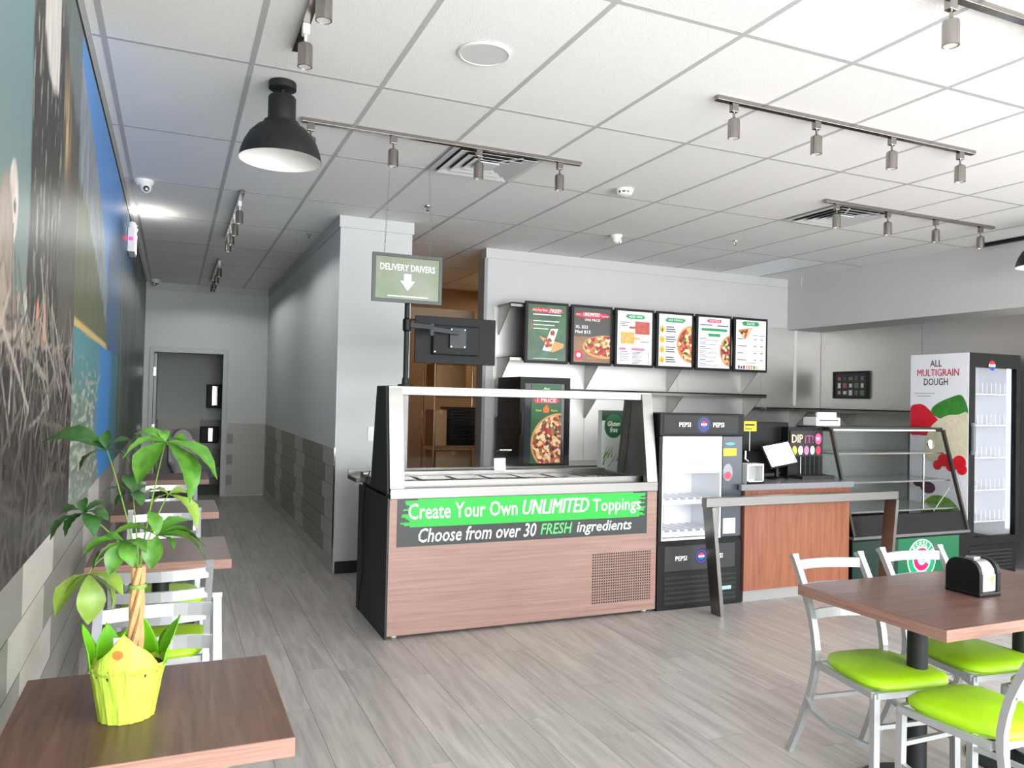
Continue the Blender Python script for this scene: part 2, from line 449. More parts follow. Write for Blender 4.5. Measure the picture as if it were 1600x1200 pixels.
# ================================================================== OBJECTS
# ---- wall murals (flat printed panels on the left wall)
def vnoise(u, v, seed):
    r = np.random.RandomState(seed); T = r.rand(257, 257)
    ui = np.floor(u).astype(int); vi = np.floor(v).astype(int)
    fu = u-ui; fv = v-vi; fu = fu*fu*(3-2*fu); fv = fv*fv*(3-2*fv)
    a = T[ui % 256, vi % 256]; b = T[(ui+1) % 256, vi % 256]; c = T[ui % 256, (vi+1) % 256]; d = T[(ui+1) % 256, (vi+1) % 256]
    return (a*(1-fu)+b*fu)*(1-fv)+(c*(1-fu)+d*fu)*fv
def fbm(u, v, seed, o=4):
    s = 0; a = .5
    for k in range(o): s = s+a*vnoise(u*2**k, v*2**k, seed+k); a *= .5
    return s
def L3(c): return np.array(lin(c)[:3])
def blend(col, mask, c):
    mask = np.clip(mask, 0, 1)[..., None]; return col*(1-mask)+L3(c)*mask if not isinstance(c, np.ndarray) else col*(1-mask)+c*mask
def sst(a, b, x): t = np.clip((x-a)/(b-a), 0, 1); return t*t*(3-2*t)
def eagle_print(Y, Z):
    col = np.ones(Y.shape+(3,))*L3((96, 112, 106))
    col = blend(col, sst(1.6, 3.0, Z)*.8*(1-sst(2.4, 2.8, Y)), (96, 140, 152))
    col = blend(col, fbm(Y*3, Z*2, 5)*.35, (126, 134, 124))
    wob = (fbm(Y*4, Z*5, 9)-.5)*.12
    # parent bird: dark streaked body with white neck
    body = sst(2.50, 2.53, Y+wob*.6)*(1-sst(3.22, 3.27, Y+wob))*(1-sst(2.60, 2.9, Z-.1*sst(2.5, 3, Y)))
    streak = fbm(Y*38, Z*7, 21)
    bc = L3((36, 33, 30))[None, None]*(.5+1.1*streak[..., None])
    col = blend(col, body, bc)
    col = blend(col, body*sst(.56, .66, fbm(Y*60, Z*9, 25)), (150, 140, 126))
    j = sst(3.12, 3.18, Y+wob)*(1-sst(2.60, 2.75, Z+wob*1.5+.25*(Y-3.3)))
    jc = L3((70, 64, 54))[None, None]*(.6+1.0*fbm(Y*34, Z*6, 33)[..., None])
    col = blend(col, j, jc)
    g = np.exp(-((Y-3.25)/.09)**2-((Z-2.46)/.16)**2); col = blend(col, g*1.1*sst(.35, .6, fbm(Y*30, Z*5, 35)), (190, 160, 108))
    neck = sst(2.66, 2.69, Y+wob*.4)*(1-sst(3.0, 3.03, Y+wob*.4))*sst(2.46, 2.50, Z+wob*1.2-.35*np.abs(Y-2.9))
    nc = L3((214, 208, 200))[None, None]*(.65+.6*fbm(Y*40, Z*5, 40)[..., None])
    col = blend(col, neck, nc)
    # chicks
    for (cy, cz, ry, rz_, c) in ((2.29, 1.98, .065, .11, (200, 190, 180)), (2.20, 1.78, .12, .26, (150, 134, 120)), (2.50, 1.66, .055, .12, (186, 176, 166)), (2.34, 1.55, .12, .22, (120, 108, 98))):
        e = 1-sst(.8, 1.05, ((Y-cy)/ry)**2+((Z-cz)/rz_)**2)
        cc = L3(c)[None, None]*(.55+.8*fbm(Y*30, Z*14, 51)[..., None])
        col = blend(col, e, cc)
    e = 1-sst(.7, 1, ((Y-2.31)/.015)**2+((Z-1.97)/.022)**2); col = blend(col, e, (40, 36, 34))
    for cy in (2.72, 2.86):
        e = 1-sst(.6, 1, ((Y-cy)/.035)**2+((Z-1.70)/.09)**2); col = blend(col, e, (196, 130, 104))
    # nest of sticks
    nest = 1-sst(1.60, 1.66, Z+(fbm(Y*7, Z*7, 60)-.5)*.22)
    nc = L3((34, 31, 28))[None, None]*(.4+.9*fbm(Y*10, Z*10, 61)[..., None])
    col = blend(col, nest, nc)
    rr = np.random.RandomState(5)
    for k in range(230):
        y0 = rr.uniform(1.8, 3.66); z0 = 1.68-.7*rr.rand()**1.3; an = rr.uniform(-.9, .9)+(PI/2 if rr.rand() < .55 else 0); ln = rr.uniform(.08, .32); wd = rr.uniform(.003, .011)
        dy, dz = Y-y0, Z-z0; t = dy*math.cos(an)+dz*math.sin(an); n = -dy*math.sin(an)+dz*math.cos(an)+.6*t*t*rr.uniform(-1, 1)
        msk = (1-sst(wd*.6, wd*1.2, np.abs(n)))*(np.abs(t) < ln)
        hi = sst(1.2, 1.65, np.array(z0))
        c = L3((150, 140, 128))*(.10+1.1*rr.rand()**1.6*(.22+1.0*hi)); col = blend(col, msk*.9, np.broadcast_to(c, col.shape))
    return col
def lake_print(Y, Z):
    col = np.ones(Y.shape+(3,))*L3((66, 136, 212)); col = blend(col, sst(2.3, 3.0, Z)*.4, (96, 160, 226))
    ridge = np.interp(Y, [3.6, 4.0, 4.4, 4.8, 5.2, 5.6, 5.8, 6.5], [2.88, 2.78, 2.66, 2.46, 2.22, 1.98, 1.88, 1.80])+(fbm(Y*5, Z*2, 71)-.5)*.14
    rock = 1-sst(-.01, .01, Z-ridge)
    rc = L3((138, 148, 156))[None, None]*(.4+1.1*fbm(Y*16, Z*9+Y*6, 73)[..., None])
    col = blend(col, rock, rc)
    far = sst(5.15, 5.35, Y+(fbm(Y*3, Z*4, 75)-.5)*.3)*(1-sst(2.25, 2.5, Z-.35*(Y-5.3)))
    col = blend(col, far, (46, 84, 124))
    fo = (1-sst(-.02, .03, Z-np.interp(Y, [3.6, 4.4, 5.1, 5.5], [2.42, 2.22, 1.98, 1.80])-(fbm(Y*24, Z*3, 77)-.5)*.16))*(1-sst(5.2, 5.5, Y))
    fc = L3((86, 92, 56))[None, None]*(.45+1.05*fbm(Y*42, Z*5, 79)[..., None])
    col = blend(col, fo, fc)
    bz = 1.775-.01*(Y-3.6)
    beach = (1-sst(.012, .03, np.abs(Z-bz-.012)))*(1-sst(5.2, 5.5, Y)); col = blend(col, beach, (206, 176, 104))
    lk = 1-sst(-.004, .004, Z-bz)
    wc = np.ones(Y.shape+(3,))*L3((72, 132, 140))
    wc = blend(wc, 1-sst(1.3, 1.72, Z+.1*(Y-3.6)), (120, 130, 118))
    wc = blend(wc, sst(.46, .62, fbm(Y*9, Z*46, 81))*(1-sst(1.45, 1.75, Z)), (176, 178, 164))
    wc = blend(wc, sst(.5, .62, fbm(Y*11, Z*52, 82))*(1-sst(1.4, 1.75, Z))*.6, (84, 112, 88))
    wc = blend(wc, sst(4.75, 5.0, Y+.25*(Z-1.3)+(fbm(Y*2, Z*5, 84)-.5)*.5), (52, 130, 196))
    wc = blend(wc, sst(5.6, 6.0, Y+(fbm(Y*2, Z*4, 85)-.5)*.5)*.8, (56, 104, 96))
    return blend(col, lk, wc)
def forest_print(Y, Z):
    col = np.ones(Y.shape+(3,))*L3((58, 70, 66))
    col = blend(col, sst(2.3, 2.9, Z)*(1-sst(7.6, 9.2, Y)), (64, 116, 172))
    col = blend(col, (1-sst(1.2, 2.0, Z))*.8, (62, 84, 58))
    st = fbm(Y*9, Z*.5, 91, 5)
    col = blend(col, sst(.42, .52, st)*.85, (40, 46, 44))
    col = blend(col, sst(.6, .66, fbm(Y*12, Z*.7, 95))*.7, (126, 132, 130))
    return col
def mural(name, label, fn, y0, y1, ny, nz=210, z0=1.0, z1=2.985):
    ys = np.linspace(y0, y1, ny); zs = np.linspace(z0, z1, nz)
    Y, Z = np.meshgrid(ys, zs, indexing='ij')
    col = np.clip(fn(Y, Z), 0, 1)
    nv = ny*nz
    V = np.stack([np.full(Y.shape, 0.), Y-y0, Z-z0], -1).reshape(-1, 3)
    i = np.arange(ny-1)[:, None]*nz+np.arange(nz-1)[None]
    F = np.stack([i, i+nz, i+nz+1, i+1], -1).reshape(-1, 4)
    me = bpy.data.meshes.new(name)
    me.vertices.add(nv); me.vertices.foreach_set('co', V.ravel())
    me.loops.add(F.size); me.loops.foreach_set('vertex_index', F.ravel().astype(np.int32))
    me.polygons.add(len(F)); me.polygons.foreach_set('loop_start', np.arange(0, F.size, 4, dtype=np.int32))
    me.update(calc_edges=True)
    ca = me.color_attributes.new('print', 'FLOAT_COLOR', 'POINT')
    ca.data.foreach_set('color', np.concatenate([col.reshape(-1, 3), np.ones((nv, 1))], 1).astype(np.float32).ravel())
    if 'mural_print' not in MATS:
        m = bpy.data.materials.new('mural_print'); m.use_nodes = True; nt = m.node_tree
        at = nt.nodes.new('ShaderNodeAttribute'); at.attribute_name = 'print'
        nt.links.new(at.outputs['Color'], nt.nodes['Principled BSDF'].inputs['Base Color'])
        nt.nodes['Principled BSDF'].inputs['Roughness'].default_value = .38; MATS['mural_print'] = m
    root = thing(name, label, 'mural', (WX+.004, y0, z0))
    link('printed_face', me, MATS['mural_print'], root)
    bx('backing', WHITEP, root, -.0125, -.0008, 0, y1-y0, 0, z1-z0)
mural('wall_mural', 'printed mural of an eagle, chicks and a twig nest', eagle_print, 1.6, 3.645, 200)
mural('wall_mural', 'printed mural of a blue sky mountain and turquoise lake', lake_print, 3.648, 6.45, 170)
mural('wall_mural', 'dark printed forest mural along the far left wall', forest_print, 6.453, 11.97, 150)

# ---- chairs
def make_chair():
    t = thing('dining_chair', 'x', 'chair')
    cush = MB()
    # rounded seat cushion
    ns = 28; prof = [(0.0, 0), (.55, 0), (.96, .0), (1.0, .012), (.985, .026), (.93, .036), (.8, .043), (.5, .049), (.0, .051)]
    def edge(a):
        c, s_ = math.cos(a), math.sin(a)
        k = 1/((abs(c)**4+abs(s_)**4)**.25); y = s_*k*.195; x = c*k*(.185+.018*(y/.195)); return x, y
    V = []; F = []
    for r, z in prof:
        for k in range(ns):
            x, y = edge(2*PI*k/ns); V.append((x*r, y*r, .435+z))
    for i in range(len(prof)-1):
        for k in range(ns): F.append((i*ns+k, i*ns+(k+1) % ns, (i+1)*ns+(k+1) % ns, (i+1)*ns+k))
    cush.add(V, F, True); cush.build('seat_cushion', LIME, t)
    fr = MB()
    fr.bar([(-.178, -.165, .423), (-.195, .17, .423)], .022, .024, (1, 0, 0)); fr.bar([(.178, -.165, .423), (.195, .17, .423)], .022, .024, (1, 0, 0))
    fr.bar([(-.19, .175, .423), (.19, .175, .423)], .022, .024, (0, 1, 0)); fr.bar([(-.17, -.17, .423), (.17, -.17, .423)], .022, .024, (0, 1, 0))
    fr.build('seat_frame', SILVER, t)
    for s_ in (-1, 1):
        pts = []
        for k in range(15):
            q = k/14; z = q*.84
            y = np.interp(z, [0, .12, .28, .40, .50, .62, .74, .86], [-.335, -.28, -.22, -.192, -.192, -.225, -.285, -.36])
            pts.append((s_*(.172+.02*max(0, 1-z/.4)), float(y), z))
        leg = MB().bar(pts, .026, .026, (1, 0, 0)).build('leg', SILVER, t)
        MB().bar([(s_*.172, -.347, .835), (s_*.172, -.353, .848)], .03, .03).build('end_cap', SILVER, leg)
        MB().bar([(s_*.19, .172, 0), (s_*.188, .168, .43)], .026, .026).build('leg', SILVER, t)
        # bowed side stretcher
        st = [(s_*.183, -.235, .27), (s_*.205, -.16, .235), (s_*.214, -.02, .22), (s_*.205, .1, .222), (s_*.188, .165, .225)]
        MB().bar(st, .018, .018, (0, 0, 1)).build('stretcher', SILVER, t)
    MB().bar([(-.18, .165, .30), (.18, .165, .30)], .016, .016, (0, 1, 0)).build('stretcher', SILVER, t)
    MB().bar([(-.17, -.245, .26), (.17, -.245, .26)], .016, .016, (0, 1, 0)).build('stretcher', SILVER, t)
    for z, y in ((.805, -.33), (.715, -.275), (.615, -.227)):
        pts = [(x, y-.035*(1-(x/.172)**2), z) for x in np.linspace(-.168, .168, 9)]
        V = []; F = []
        MB_ = MB()
        for i, p in enumerate(pts):
            V += [(p[0], p[1]-.007, z-.02), (p[0], p[1]+.007, z-.02), (p[0], p[1]+.004, z+.02), (p[0], p[1]-.010, z+.02)]
        for i in range(len(pts)-1):
            for k in range(4): F.append((i*4+k, i*4+(k+1) % 4, i*4+4+(k+1) % 4, i*4+4+k))
        MB_.add(V, F, False); MB_.build('back_slat', SILVER, t)
    return t
proto = make_chair(); first = [True]
def chair(x, y, rz_, label, group):
    o = proto if first[0] else copy_tree(proto)
    first[0] = False
    o.location = (x, y, 0); o.rotation_euler = (0, 0, rz_); o['label'] = label; o['group'] = group
    return o
gl, gr = 'chairs along the mural wall', 'chairs around the long table'
chair(-.02, 2.38, PI, 'silver ladder-back chair with lime seat tucked behind the potted plant table', gl)
chair(-.02, 3.60, 0, 'silver ladder-back chair facing away, second behind the potted plant', gl)
chair(-.02, 4.40, PI, 'silver chair behind the second wall table, mostly hidden by leaves', gl)
chair(-.0, 5.83, PI, 'silver chair behind the third wall table, farthest from the plant', gl)
chair(2.665, 2.285, PI-.13, 'silver lime-seated chair at the far left corner of the long table', gr)
chair(3.20, 2.285, PI-.10, 'silver lime-seated chair on the far side, behind the napkin dispenser table', gr)
chair(2.63, 1.845, 0, 'silver lime-seated chair at the near left corner of the long table', gr)
chair(3.20, 1.845, 0, 'silver lime-seated chair at the near side, cut off by the picture edge', gr)

# ---- tables
def table(name, label, x0, x1, y0, y1, posts, top, group=None):
    t = thing(name, label, 'table', ((x0+x1)/2, (y0+y1)/2, 0), 0, group)
    w2, d2 = (x1-x0)/2, (y1-y0)/2
    tp = MB().box(-w2+.002, w2-.002, -d2+.002, d2-.002, .712, .75).build('tabletop', top, t)
    for a in ((-w2, w2, -d2, -d2+.002), (-w2, w2, d2-.002, d2), (-w2, -w2+.002, -d2+.002, d2-.002), (w2-.002, w2, -d2+.002, d2-.002)):
        bx('edge_band', WALEDGE, tp, a[0], a[1], a[2], a[3], .708, .749)
    for px in posts:
        MB().lathe([(.0, .02), (.038, .02), (.038, .70), (.0, .70)], 20, px, 0).build('pedestal', BLACKM, t)
        MB().lathe([(.0, 0), (.205, 0), (.21, .008), (.19, .016), (.06, .026), (.038, .045), (.0, .045)], 28, px, 0).build('pedestal_base', BLACKM, t)
        bx('top_plate', BLACKM, t, px-.12, px+.12, -.12, .12, .700, .712)
gt = 'square tables along the mural wall'
table('dining_table', 'square walnut table carrying the potted plant', -.325, .27, 1.775, 2.36, [0], WALNUT, gt)
table('dining_table', 'square walnut table second from the viewer along the mural wall', -.325, .268, 3.77, 4.37, [0], WALNUT_X, gt)
table('dining_table', 'square walnut table third from the viewer along the mural wall', -.325, .29, 5.27, 5.87, [0], WALNUT_X, gt)
table('dining_table', 'small far walnut table nearest the hallway door', -.32, .31, 7.25, 7.85, [0], WALNUT_X, gt)
table('dining_table', 'long walnut table with a napkin dispenser on top', 2.45, 3.65, 1.845, 2.535, [-.31, .33], WALNUT_X)

# ---- napkin dispenser
nd = thing('napkin_dispenser', 'black and chrome napkin dispenser on the long table', 'napkin dispenser', (3.06, 2.19, .75))
def rbox(y0, y1, z1, r, n=7):
    p = [(y0+.004, 0), (y1-.004, 0), (y1, .02)]
    for k in range(n+1):
        a = k/n*PI/2; p.append((y1-r+r*math.cos(a), z1-r+r*math.sin(a)))
    for k in range(n+1):
        a = PI/2+k/n*PI/2; p.append((y0+r+r*math.cos(a), z1-r+r*math.sin(a)))
    p.append((y0, .02)); return p
for a_ in (-.064, .044): MB().prism(rbox(-.075, .075, .146, .055), a_, a_+.02).build('side_cheek', BLACK, nd)
MB().prism(rbox(-.068, .068, .142, .052), -.044, .044).build('chrome_body', CHROME, nd)
bx('base', BLACK, nd, -.066, .066, -.078, .078, 0, .018, bev=.006)
bx('face_card', WHITEP, nd, -.036, .036, -.0715, -.0675, .022, .088)
FL(-.0722).disc(.018, .074, .012, rz=.008).disc(.010, .064, .006).disc(.022, .056, .006).build('leaf_print', mat('lime_print', (140, 200, 60), .5), nd)
bx('latch', CHROME, nd, -.02, .02, -.02, .02, .142, .150, bev=.003)

# ---- potted money tree on the near table
pl = thing('potted_plant', 'leafy money tree in bright lime paper wrap on the nearest table', 'plant', (-.078, 2.03, .75))
PAPER = mat('lime_paper', (180, 212, 74), .55, var=.08, scale=(60, 60, 14), bump=.5, bscale=(70, 70, 9))
PAPERD = mat('green_paper_inside', (112, 190, 24), .45, bump=.3, bscale=(60, 60, 20))
LEAF = mat('leaf_green', (84, 136, 44), .38, var=.16, scale=(40, 40, 40), rnd=.14, col2=(58, 104, 32))
LEAFD = mat('leaf_dark_green', (54, 96, 44), .38, var=.15, scale=(40, 40, 40), rnd=.14, col2=(40, 74, 34))
LEAFY = mat('leaf_pale_green', (126, 150, 66), .4, var=.12, scale=(40, 40, 40), rnd=.1, col2=(106, 140, 46))
STEM = mat('green_stem', (110, 150, 60), .5)
BARK = mat('braided_bark', (186, 142, 96), .7, var=.15, scale=(60, 60, 10), bump=.3)
n = 60; V = []; F = []; rnd = random.Random(2)
prof = [(.060, 0), (.064, .03), (.069, .06), (.074, .09), (.079, .112), (.083, .128)]
for r, z in prof:
    for k in range(n):
        a = 2*PI*k/n; rr = r+.0016*math.sin(a*17+z*30)+.001*math.sin(a*31)
        V.append((rr*math.cos(a), rr*math.sin(a), z+.001))
for i in range(len(prof)-1):
    for k in range(n): F.append((i*n+k, i*n+(k+1) % n, (i+1)*n+(k+1) % n, (i+1)*n+k))
wrap = MB().add(V, F, True).add([V[k] for k in range(n)], [list(range(n))[::-1]]).build('paper_wrap', PAPER, pl)
# pointed flaps standing up around the rim
def flap(a0, wid, h, lean, curl, m, ex=2.2):
    V = []; F = []; nu, nvv = 9, 8
    for j in range(nvv+1):
        t = j/nvv; w_ = wid*(1-t**ex)
        rr = .083+lean*t+curl*t*t
        for i in range(nu):
            a = a0+w_*(i/(nu-1)-.5)
            V.append(((rr-.0005)*math.cos(a), (rr-.0005)*math.sin(a), .118+(h+.009)*t+.004*math.sin(i*2.1+j)))
    for j in range(nvv):
        for i in range(nu-1): F.append((j*nu+i, j*nu+i+1, (j+1)*nu+i+1, (j+1)*nu+i))
    o = MB().add(V, F, True).build('paper_flap', m, wrap)
    sm = o.modifiers.new('thick', 'SOLIDIFY'); sm.thickness = .0012
flap(math.radians(-94), 2.3, .082, -.004, -.006, PAPER, 1.05)
flap(math.radians(172), 1.1, .088, .004, .014, PAPERD)
flap(math.radians(12), 1.2, .088, .008, .022, PAPERD)
flap(math.radians(75), 1.3, .085, -.004, .0, PAPERD)
flap(math.radians(125), .9, .07, .0, .01, PAPERD)
MB().lathe([(0, .105), (.076, .105), (.078, .112), (0, .116)], 24).build('soil', mat('soil', (60, 46, 36), .9), pl)
st = MB().lathe([(0, 0), (.0105, 0), (.011, .0012), (0, .0015)], 20).build('sticker', mat('orange_sticker', (238, 104, 44), .5), wrap)
st.rotation_euler = (PI/2+.1, 0, math.radians(-4)); st.location = (-.018, -.0785, .165)
MB().box(-.030, -.012, -.045, -.044, .10, .195).build('care_tag', WHITEP, pl)
# braided trunk
tr = MB()
for k in range(4):
    pts = []
    for i in range(22):
        q = i/21; a = k*PI/2+q*5.0; r = .0125*(1-.25*q)
        pts.append((.012+r*math.cos(a)+.004*q, r*math.sin(a), .10+.245*q))
    tr.tube(pts, [.0085-.002*i/21 for i in range(22)], 7)
trunk = tr.build('braided_trunk', BARK, pl)
MB().lathe([(.019, .295), (.021, .300), (.019, .305)], 16, .015, 0).build('tie', STEM, trunk)
CLUS = [((-0.012, 1.93, 1.395), [(-0.078, 1.953, 1.413), (-0.099, 1.911, 1.363), (-0.068, 1.901, 1.304), (0.047, 1.91, 1.26), (0.103, 1.913, 1.313), (-0.023, 1.959, 1.421), (0.031, 1.977, 1.392)]),
 ((-0.145, 2.16, 1.361), [(-0.291, 2.203, 1.384), (-0.202, 2.118, 1.318), (-0.148, 2.183, 1.411), (-0.092, 2.194, 1.384), (-0.091, 2.135, 1.332), (-0.185, 2.181, 1.38)]),
 ((-0.084, 2.12, 1.26), [(-0.151, 2.139, 1.26), (-0.122, 2.097, 1.231), (-0.104, 2.167, 1.301), (-0.06, 2.164, 1.277), (-0.06, 2.077, 1.232)]),
 ((-0.177, 2.0, 1.229), [(-0.238, 1.957, 1.182), (-0.212, 1.978, 1.183), (-0.178, 2.026, 1.262), (-0.117, 2.037, 1.244), (-0.15, 1.959, 1.184), (-0.123, 1.955, 1.219), (-0.227, 2.046, 1.227)]),
 ((-0.003, 2.15, 1.249), [(-0.05, 2.132, 1.208), (0.069, 2.114, 1.166), (0.053, 2.189, 1.238), (-0.06, 2.183, 1.25)]),
 ((-0.023, 1.92, 1.184), [(-0.118, 1.941, 1.191), (-0.042, 1.952, 1.237), (0.043, 1.938, 1.218), (0.077, 1.872, 1.169), (0.08, 1.875, 1.141), (0.014, 1.886, 1.159), (-0.034, 1.894, 1.115)]),
 ((-0.088, 1.88, 1.182), [(-0.162, 1.833, 1.169), (-0.147, 1.845, 1.13), (-0.042, 1.834, 1.166), (-0.067, 1.835, 1.136), (-0.113, 1.847, 1.119), (-0.144, 1.909, 1.181)]),
 ((-0.166, 2.03, 1.085), [(-0.229, 1.994, 1.005), (-0.211, 2.0, 1.054), (-0.161, 2.009, 0.974), (-0.11, 2.004, 0.997), (-0.089, 1.987, 1.042)])]
LM = [LEAF, LEAFD, LEAFD, LEAFD, LEAFY, LEAF, LEAF, LEAFY]
def leaflet(c, tip, m, parent, seed):
    r = random.Random(seed)
    c = Vector(c); tip = Vector(tip); d = tip-c; ln = d.length
    side = d.cross(Vector((0, 0, 1)))
    if side.length < 1e-4: side = Vector((1, 0, 0))
    side.normalize(); nrm = side.cross(d).normalized()
    if nrm.z < 0: nrm = -nrm
    # turn the blade partly towards the viewer's side, as leaves hang
    tw = r.uniform(-.5, .5); side = (side*math.cos(tw)+nrm*math.sin(tw)); nrm = side.cross(d).normalized()
    if nrm.z < 0: nrm = -nrm
    W = ln*r.uniform(.23, .28)+.003; V = []; F = []; N = 9
    for i in range(N+1):
        t = i/N; w_ = W*(math.sin(PI*min(1, t**.85))**.9 if 0 < t < 1 else 0)+.0006
        w_ *= (.55+.75*t) if t < .6 else 1
        p = c+d*t+nrm*(ln*.16*math.sin(PI*t)-.05*ln*t*t)
        rip = .0012*(1 if i % 2 else -1)
        V += [p-side*w_+nrm*(w_*.28+rip), p-side*w_*.5+nrm*w_*.10, p, p+side*w_*.5+nrm*w_*.10, p+side*w_+nrm*(w_*.28+rip)]
    for i in range(N):
        for k in range(4): F.append((i*5+k, i*5+k+1, i*5+5+k+1, i*5+5+k))
    MB().add(V, F, True).build('leaflet', m, parent, fix=False)
base = Vector((-.078, 2.03, .75))
for ci, (c, tips) in enumerate(CLUS):
    cl_ = Vector(c)-base
    s0 = Vector((.016, 0, .34)); s1 = s0*.5+cl_*.5+Vector((0, 0, .03))
    if cl_.z < .36: s1 = Vector((cl_.x*.5, cl_.y*.5, .42))
    pts = [s0*(1-t)**2+s1*2*t*(1-t)+cl_*t*t for t in [k/8 for k in range(9)]]
    lf = MB().tube(pts, [.0024-.0012*k/8 for k in range(9)], 6).build('leaf', STEM, pl)
    for k, tp in enumerate(tips): leaflet(cl_, Vector(tp)-base, LM[ci], lf, ci*20+k)

# ---- pizza topping prep counter with glass guard
pc = thing('prep_counter', 'long pizza topping counter with green slogan banner and glass sneeze guard', 'counter', (1.25, 4.715, 0))
W_ = 1.97
body = MB().box(.012, W_, .012, .80, .02, .90).build('cabinet', BLACK, pc)
front = bx('front_panel', PINKWOOD, pc, 0, W_, 0, .016, .02, .875, bev=.002)
bx('side_panel', DARK, pc, -.012, .0, .004, .815, .0, .875)
for (x, y) in ((.06, .06), (W_-.06, .06), (.06, .74), (W_-.06, .74)):
    MB().lathe([(0, 0), (.018, 0), (.018, .02), (0, .02)], 12, x, y).build('foot', WHITEP, pc)
# steel top rim and sunken well
rim = MB().box(0, W_, -.004, .10, .875, .93).box(0, W_, .10, .13, .90, .968).box(0, W_, .74, .83, .90, .965).box(0, .05, .13, .74, .90, .955).box(W_-.05, W_, .13, .74, .90, .955)
rim.box(-.03, W_+.48, .83, 1.12, .885, .915).box(-.03, W_+.48, 1.10, 1.12, .915, .955)
top = rim.build('steel_top', STEEL, pc)
bx('front_ledge', STEEL, top, 0, W_, -.010, .02, .868, .935, bev=.004)
bx('well_floor', DARK, top, .05, W_-.05, .13, .74, .895, .905)
for k in range(7):
    xx = .09+k*.255
    pan = MB().box(xx, xx+.235, .17, .71, .905, .930).build('topping_pan', STEEL, pc)
    bx('pan_lid', mat('smoked_lid', (70, 78, 74), .06, spec=.8), pan, xx+.012, xx+.223, .185, .695, .930, .936)
# guard: end panels, posts, rails, glass
def lean(z): return .015+.10*(z-.90)/.675
gp = [(lean(.90), .90), (.47, .90), (.352, 1.575), (lean(1.575), 1.575)]
bx_ = MB().prism(gp, -.012, .002).build('guard_end', DARK, pc)
MB().prism(gp, W_-.012, W_+.002).build('guard_end', mat('steel_dark', (120, 122, 122), .3, 1), pc)
MB().bar([(.045, lean(.90), .895), (.045, lean(1.56), 1.56)], .09, .05).build('post', STEEL, pc)
MB().bar([(W_-.045, lean(.90), .895), (W_-.045, lean(1.56), 1.56)], .085, .05).build('post', STEEL, pc)
MB().bar([(.028, .44, .96), (.028, .345, 1.56)], .05, .03).build('post', STEEL, pc)
MB().bar([(W_-.04, .44, .96), (W_-.04, .345, 1.56)], .05, .03).build('post', STEEL, pc)
bx('top_rail', STEEL, pc, 0, W_, .095, .36, 1.518, 1.576, bev=.004)
MB().prism([(lean(.97)+.02, .97), (lean(1.52)+.02, 1.52), (lean(1.52)+.026, 1.52), (lean(.97)+.026, .97)], .09, W_-.09).build('guard_glass', GLASS, pc)
# order-number holder on the rear ledge
MB().prism([(.70, .965), (.705, .965), (.72, 1.06), (.67, 1.115), (.60, 1.13), (.60, 1.124), (.665, 1.108), (.713, 1.058)], .985, 1.08).build('ticket_holder', STEEL, pc)
# slogan banner
ban = bx('banner', mat('banner_dark', (44, 50, 48), .4), pc, .05, 1.885, -.003, 0, .570, .876)
GR2 = mat('paint_green', (30, 168, 56), .45)
br = FL(-.0042)
br.brush(.065, 1.875, .690, .868, .07, 17, 4)
br.build('paint_stroke', GR2, ban)
WL = mat('print_white', (245, 245, 243), .5); 
GT = mat('print_bright_green', (92, 222, 112), .5)
text('Create Your Own', WL, ban, .493, .789, -.0052, .746, .10, .010)
text('UNLIMITED', WL, ban, 1.156, .789, -.0052, .50, .098, .016, .25)
text('Toppings', WL, ban, 1.633, .771, -.0052, .39, .112, .010)
text('Choose from over 30', WL, ban, .598, .637, -.0052, .82, .090, .010, .22)
text('FRESH', GT, ban, 1.16, .638, -.0052, .24, .074, .016, .22)
text('ingredients', WL, ban, 1.535, .629, -.0052, .44, .094, .010, .22)
# perforated vent: rows of small holes
holes = FL(-.0014); 
for i in range(26):
    for j in range(19):
        x = 1.452+i*.0186; z = .105+j*.0186
        if 3 < i-2 < 0: continue
        holes.rect(x-.0052, x+.0052, z-.0052, z+.0052)
tag(holes.build('vent_holes', mat('hole_dark', (38, 34, 32), .8), front), kind='stuff')
# dangling power cord on the left side
MB().tube([(-.016, .47, 1.0), (-.03, .52, .93), (-.028, .56, .84), (-.02, .62, .7), (-.02, .6, .45), (-.03, .55, .3), (-.02, .66, .18), (-.03, .66, .02)], .004, 6).build('power_cord', BLACK, pc)

# ---- order monitor on its pole
mp_ = thing('order_monitor', 'black monitor seen from behind on a pole clamped to the counter rail', 'monitor', (1.40, 4.96, 1.576))
MB().lathe([(0, 0), (.05, 0), (.05, .012), (.024, .016), (.022, .05), (.017, .06), (.017, .62), (0, .62)], 18).build('pole', BLACKM, mp_)
MB().lathe([(.017, .36), (.027, .37), (.027, .44), (.017, .45)], 16).build('clamp', BLACK, mp_)
MB().bar([(.01, 0, .405), (.20, .10, .405)], .03, .045, (0, 0, 1)).bar([(.20, .10, .395), (.42, .17, .385)], .03, .035, (0, 0, 1)).build('arm', DGREY, mp_)
MB().lathe([(0, .35), (.022, .35), (.022, .43), (0, .43)], 14, .20, .10).build('joint', DGREY, mp_)
MSH = mat('monitor_shell', (24, 26, 27), .6, spec=.3)
mon = MB().box(.13, .735, .245, .262, .17, .50, bev=.004).build('screen_housing', MSH, mp_)
MB().box(.25, .60, .215, .247, .23, .44, bev=.01).build('rear_cover', MSH, mon)
bx('mount_plate', DGREY, mon, .37, .49, .195, .217, .28, .42)
scw = MB()
for x, z in ((.38, .41), (.48, .41), (.38, .29), (.48, .29), (.26, .25)): scw.lathe([(0, 0), (.004, 0), (.004, .004), (0, .004)], 8, x, z)
so_ = scw.build('screws', CHROME, mon); so_.rotation_euler = (PI/2, 0, 0); so_.location = (0, .197, 0)

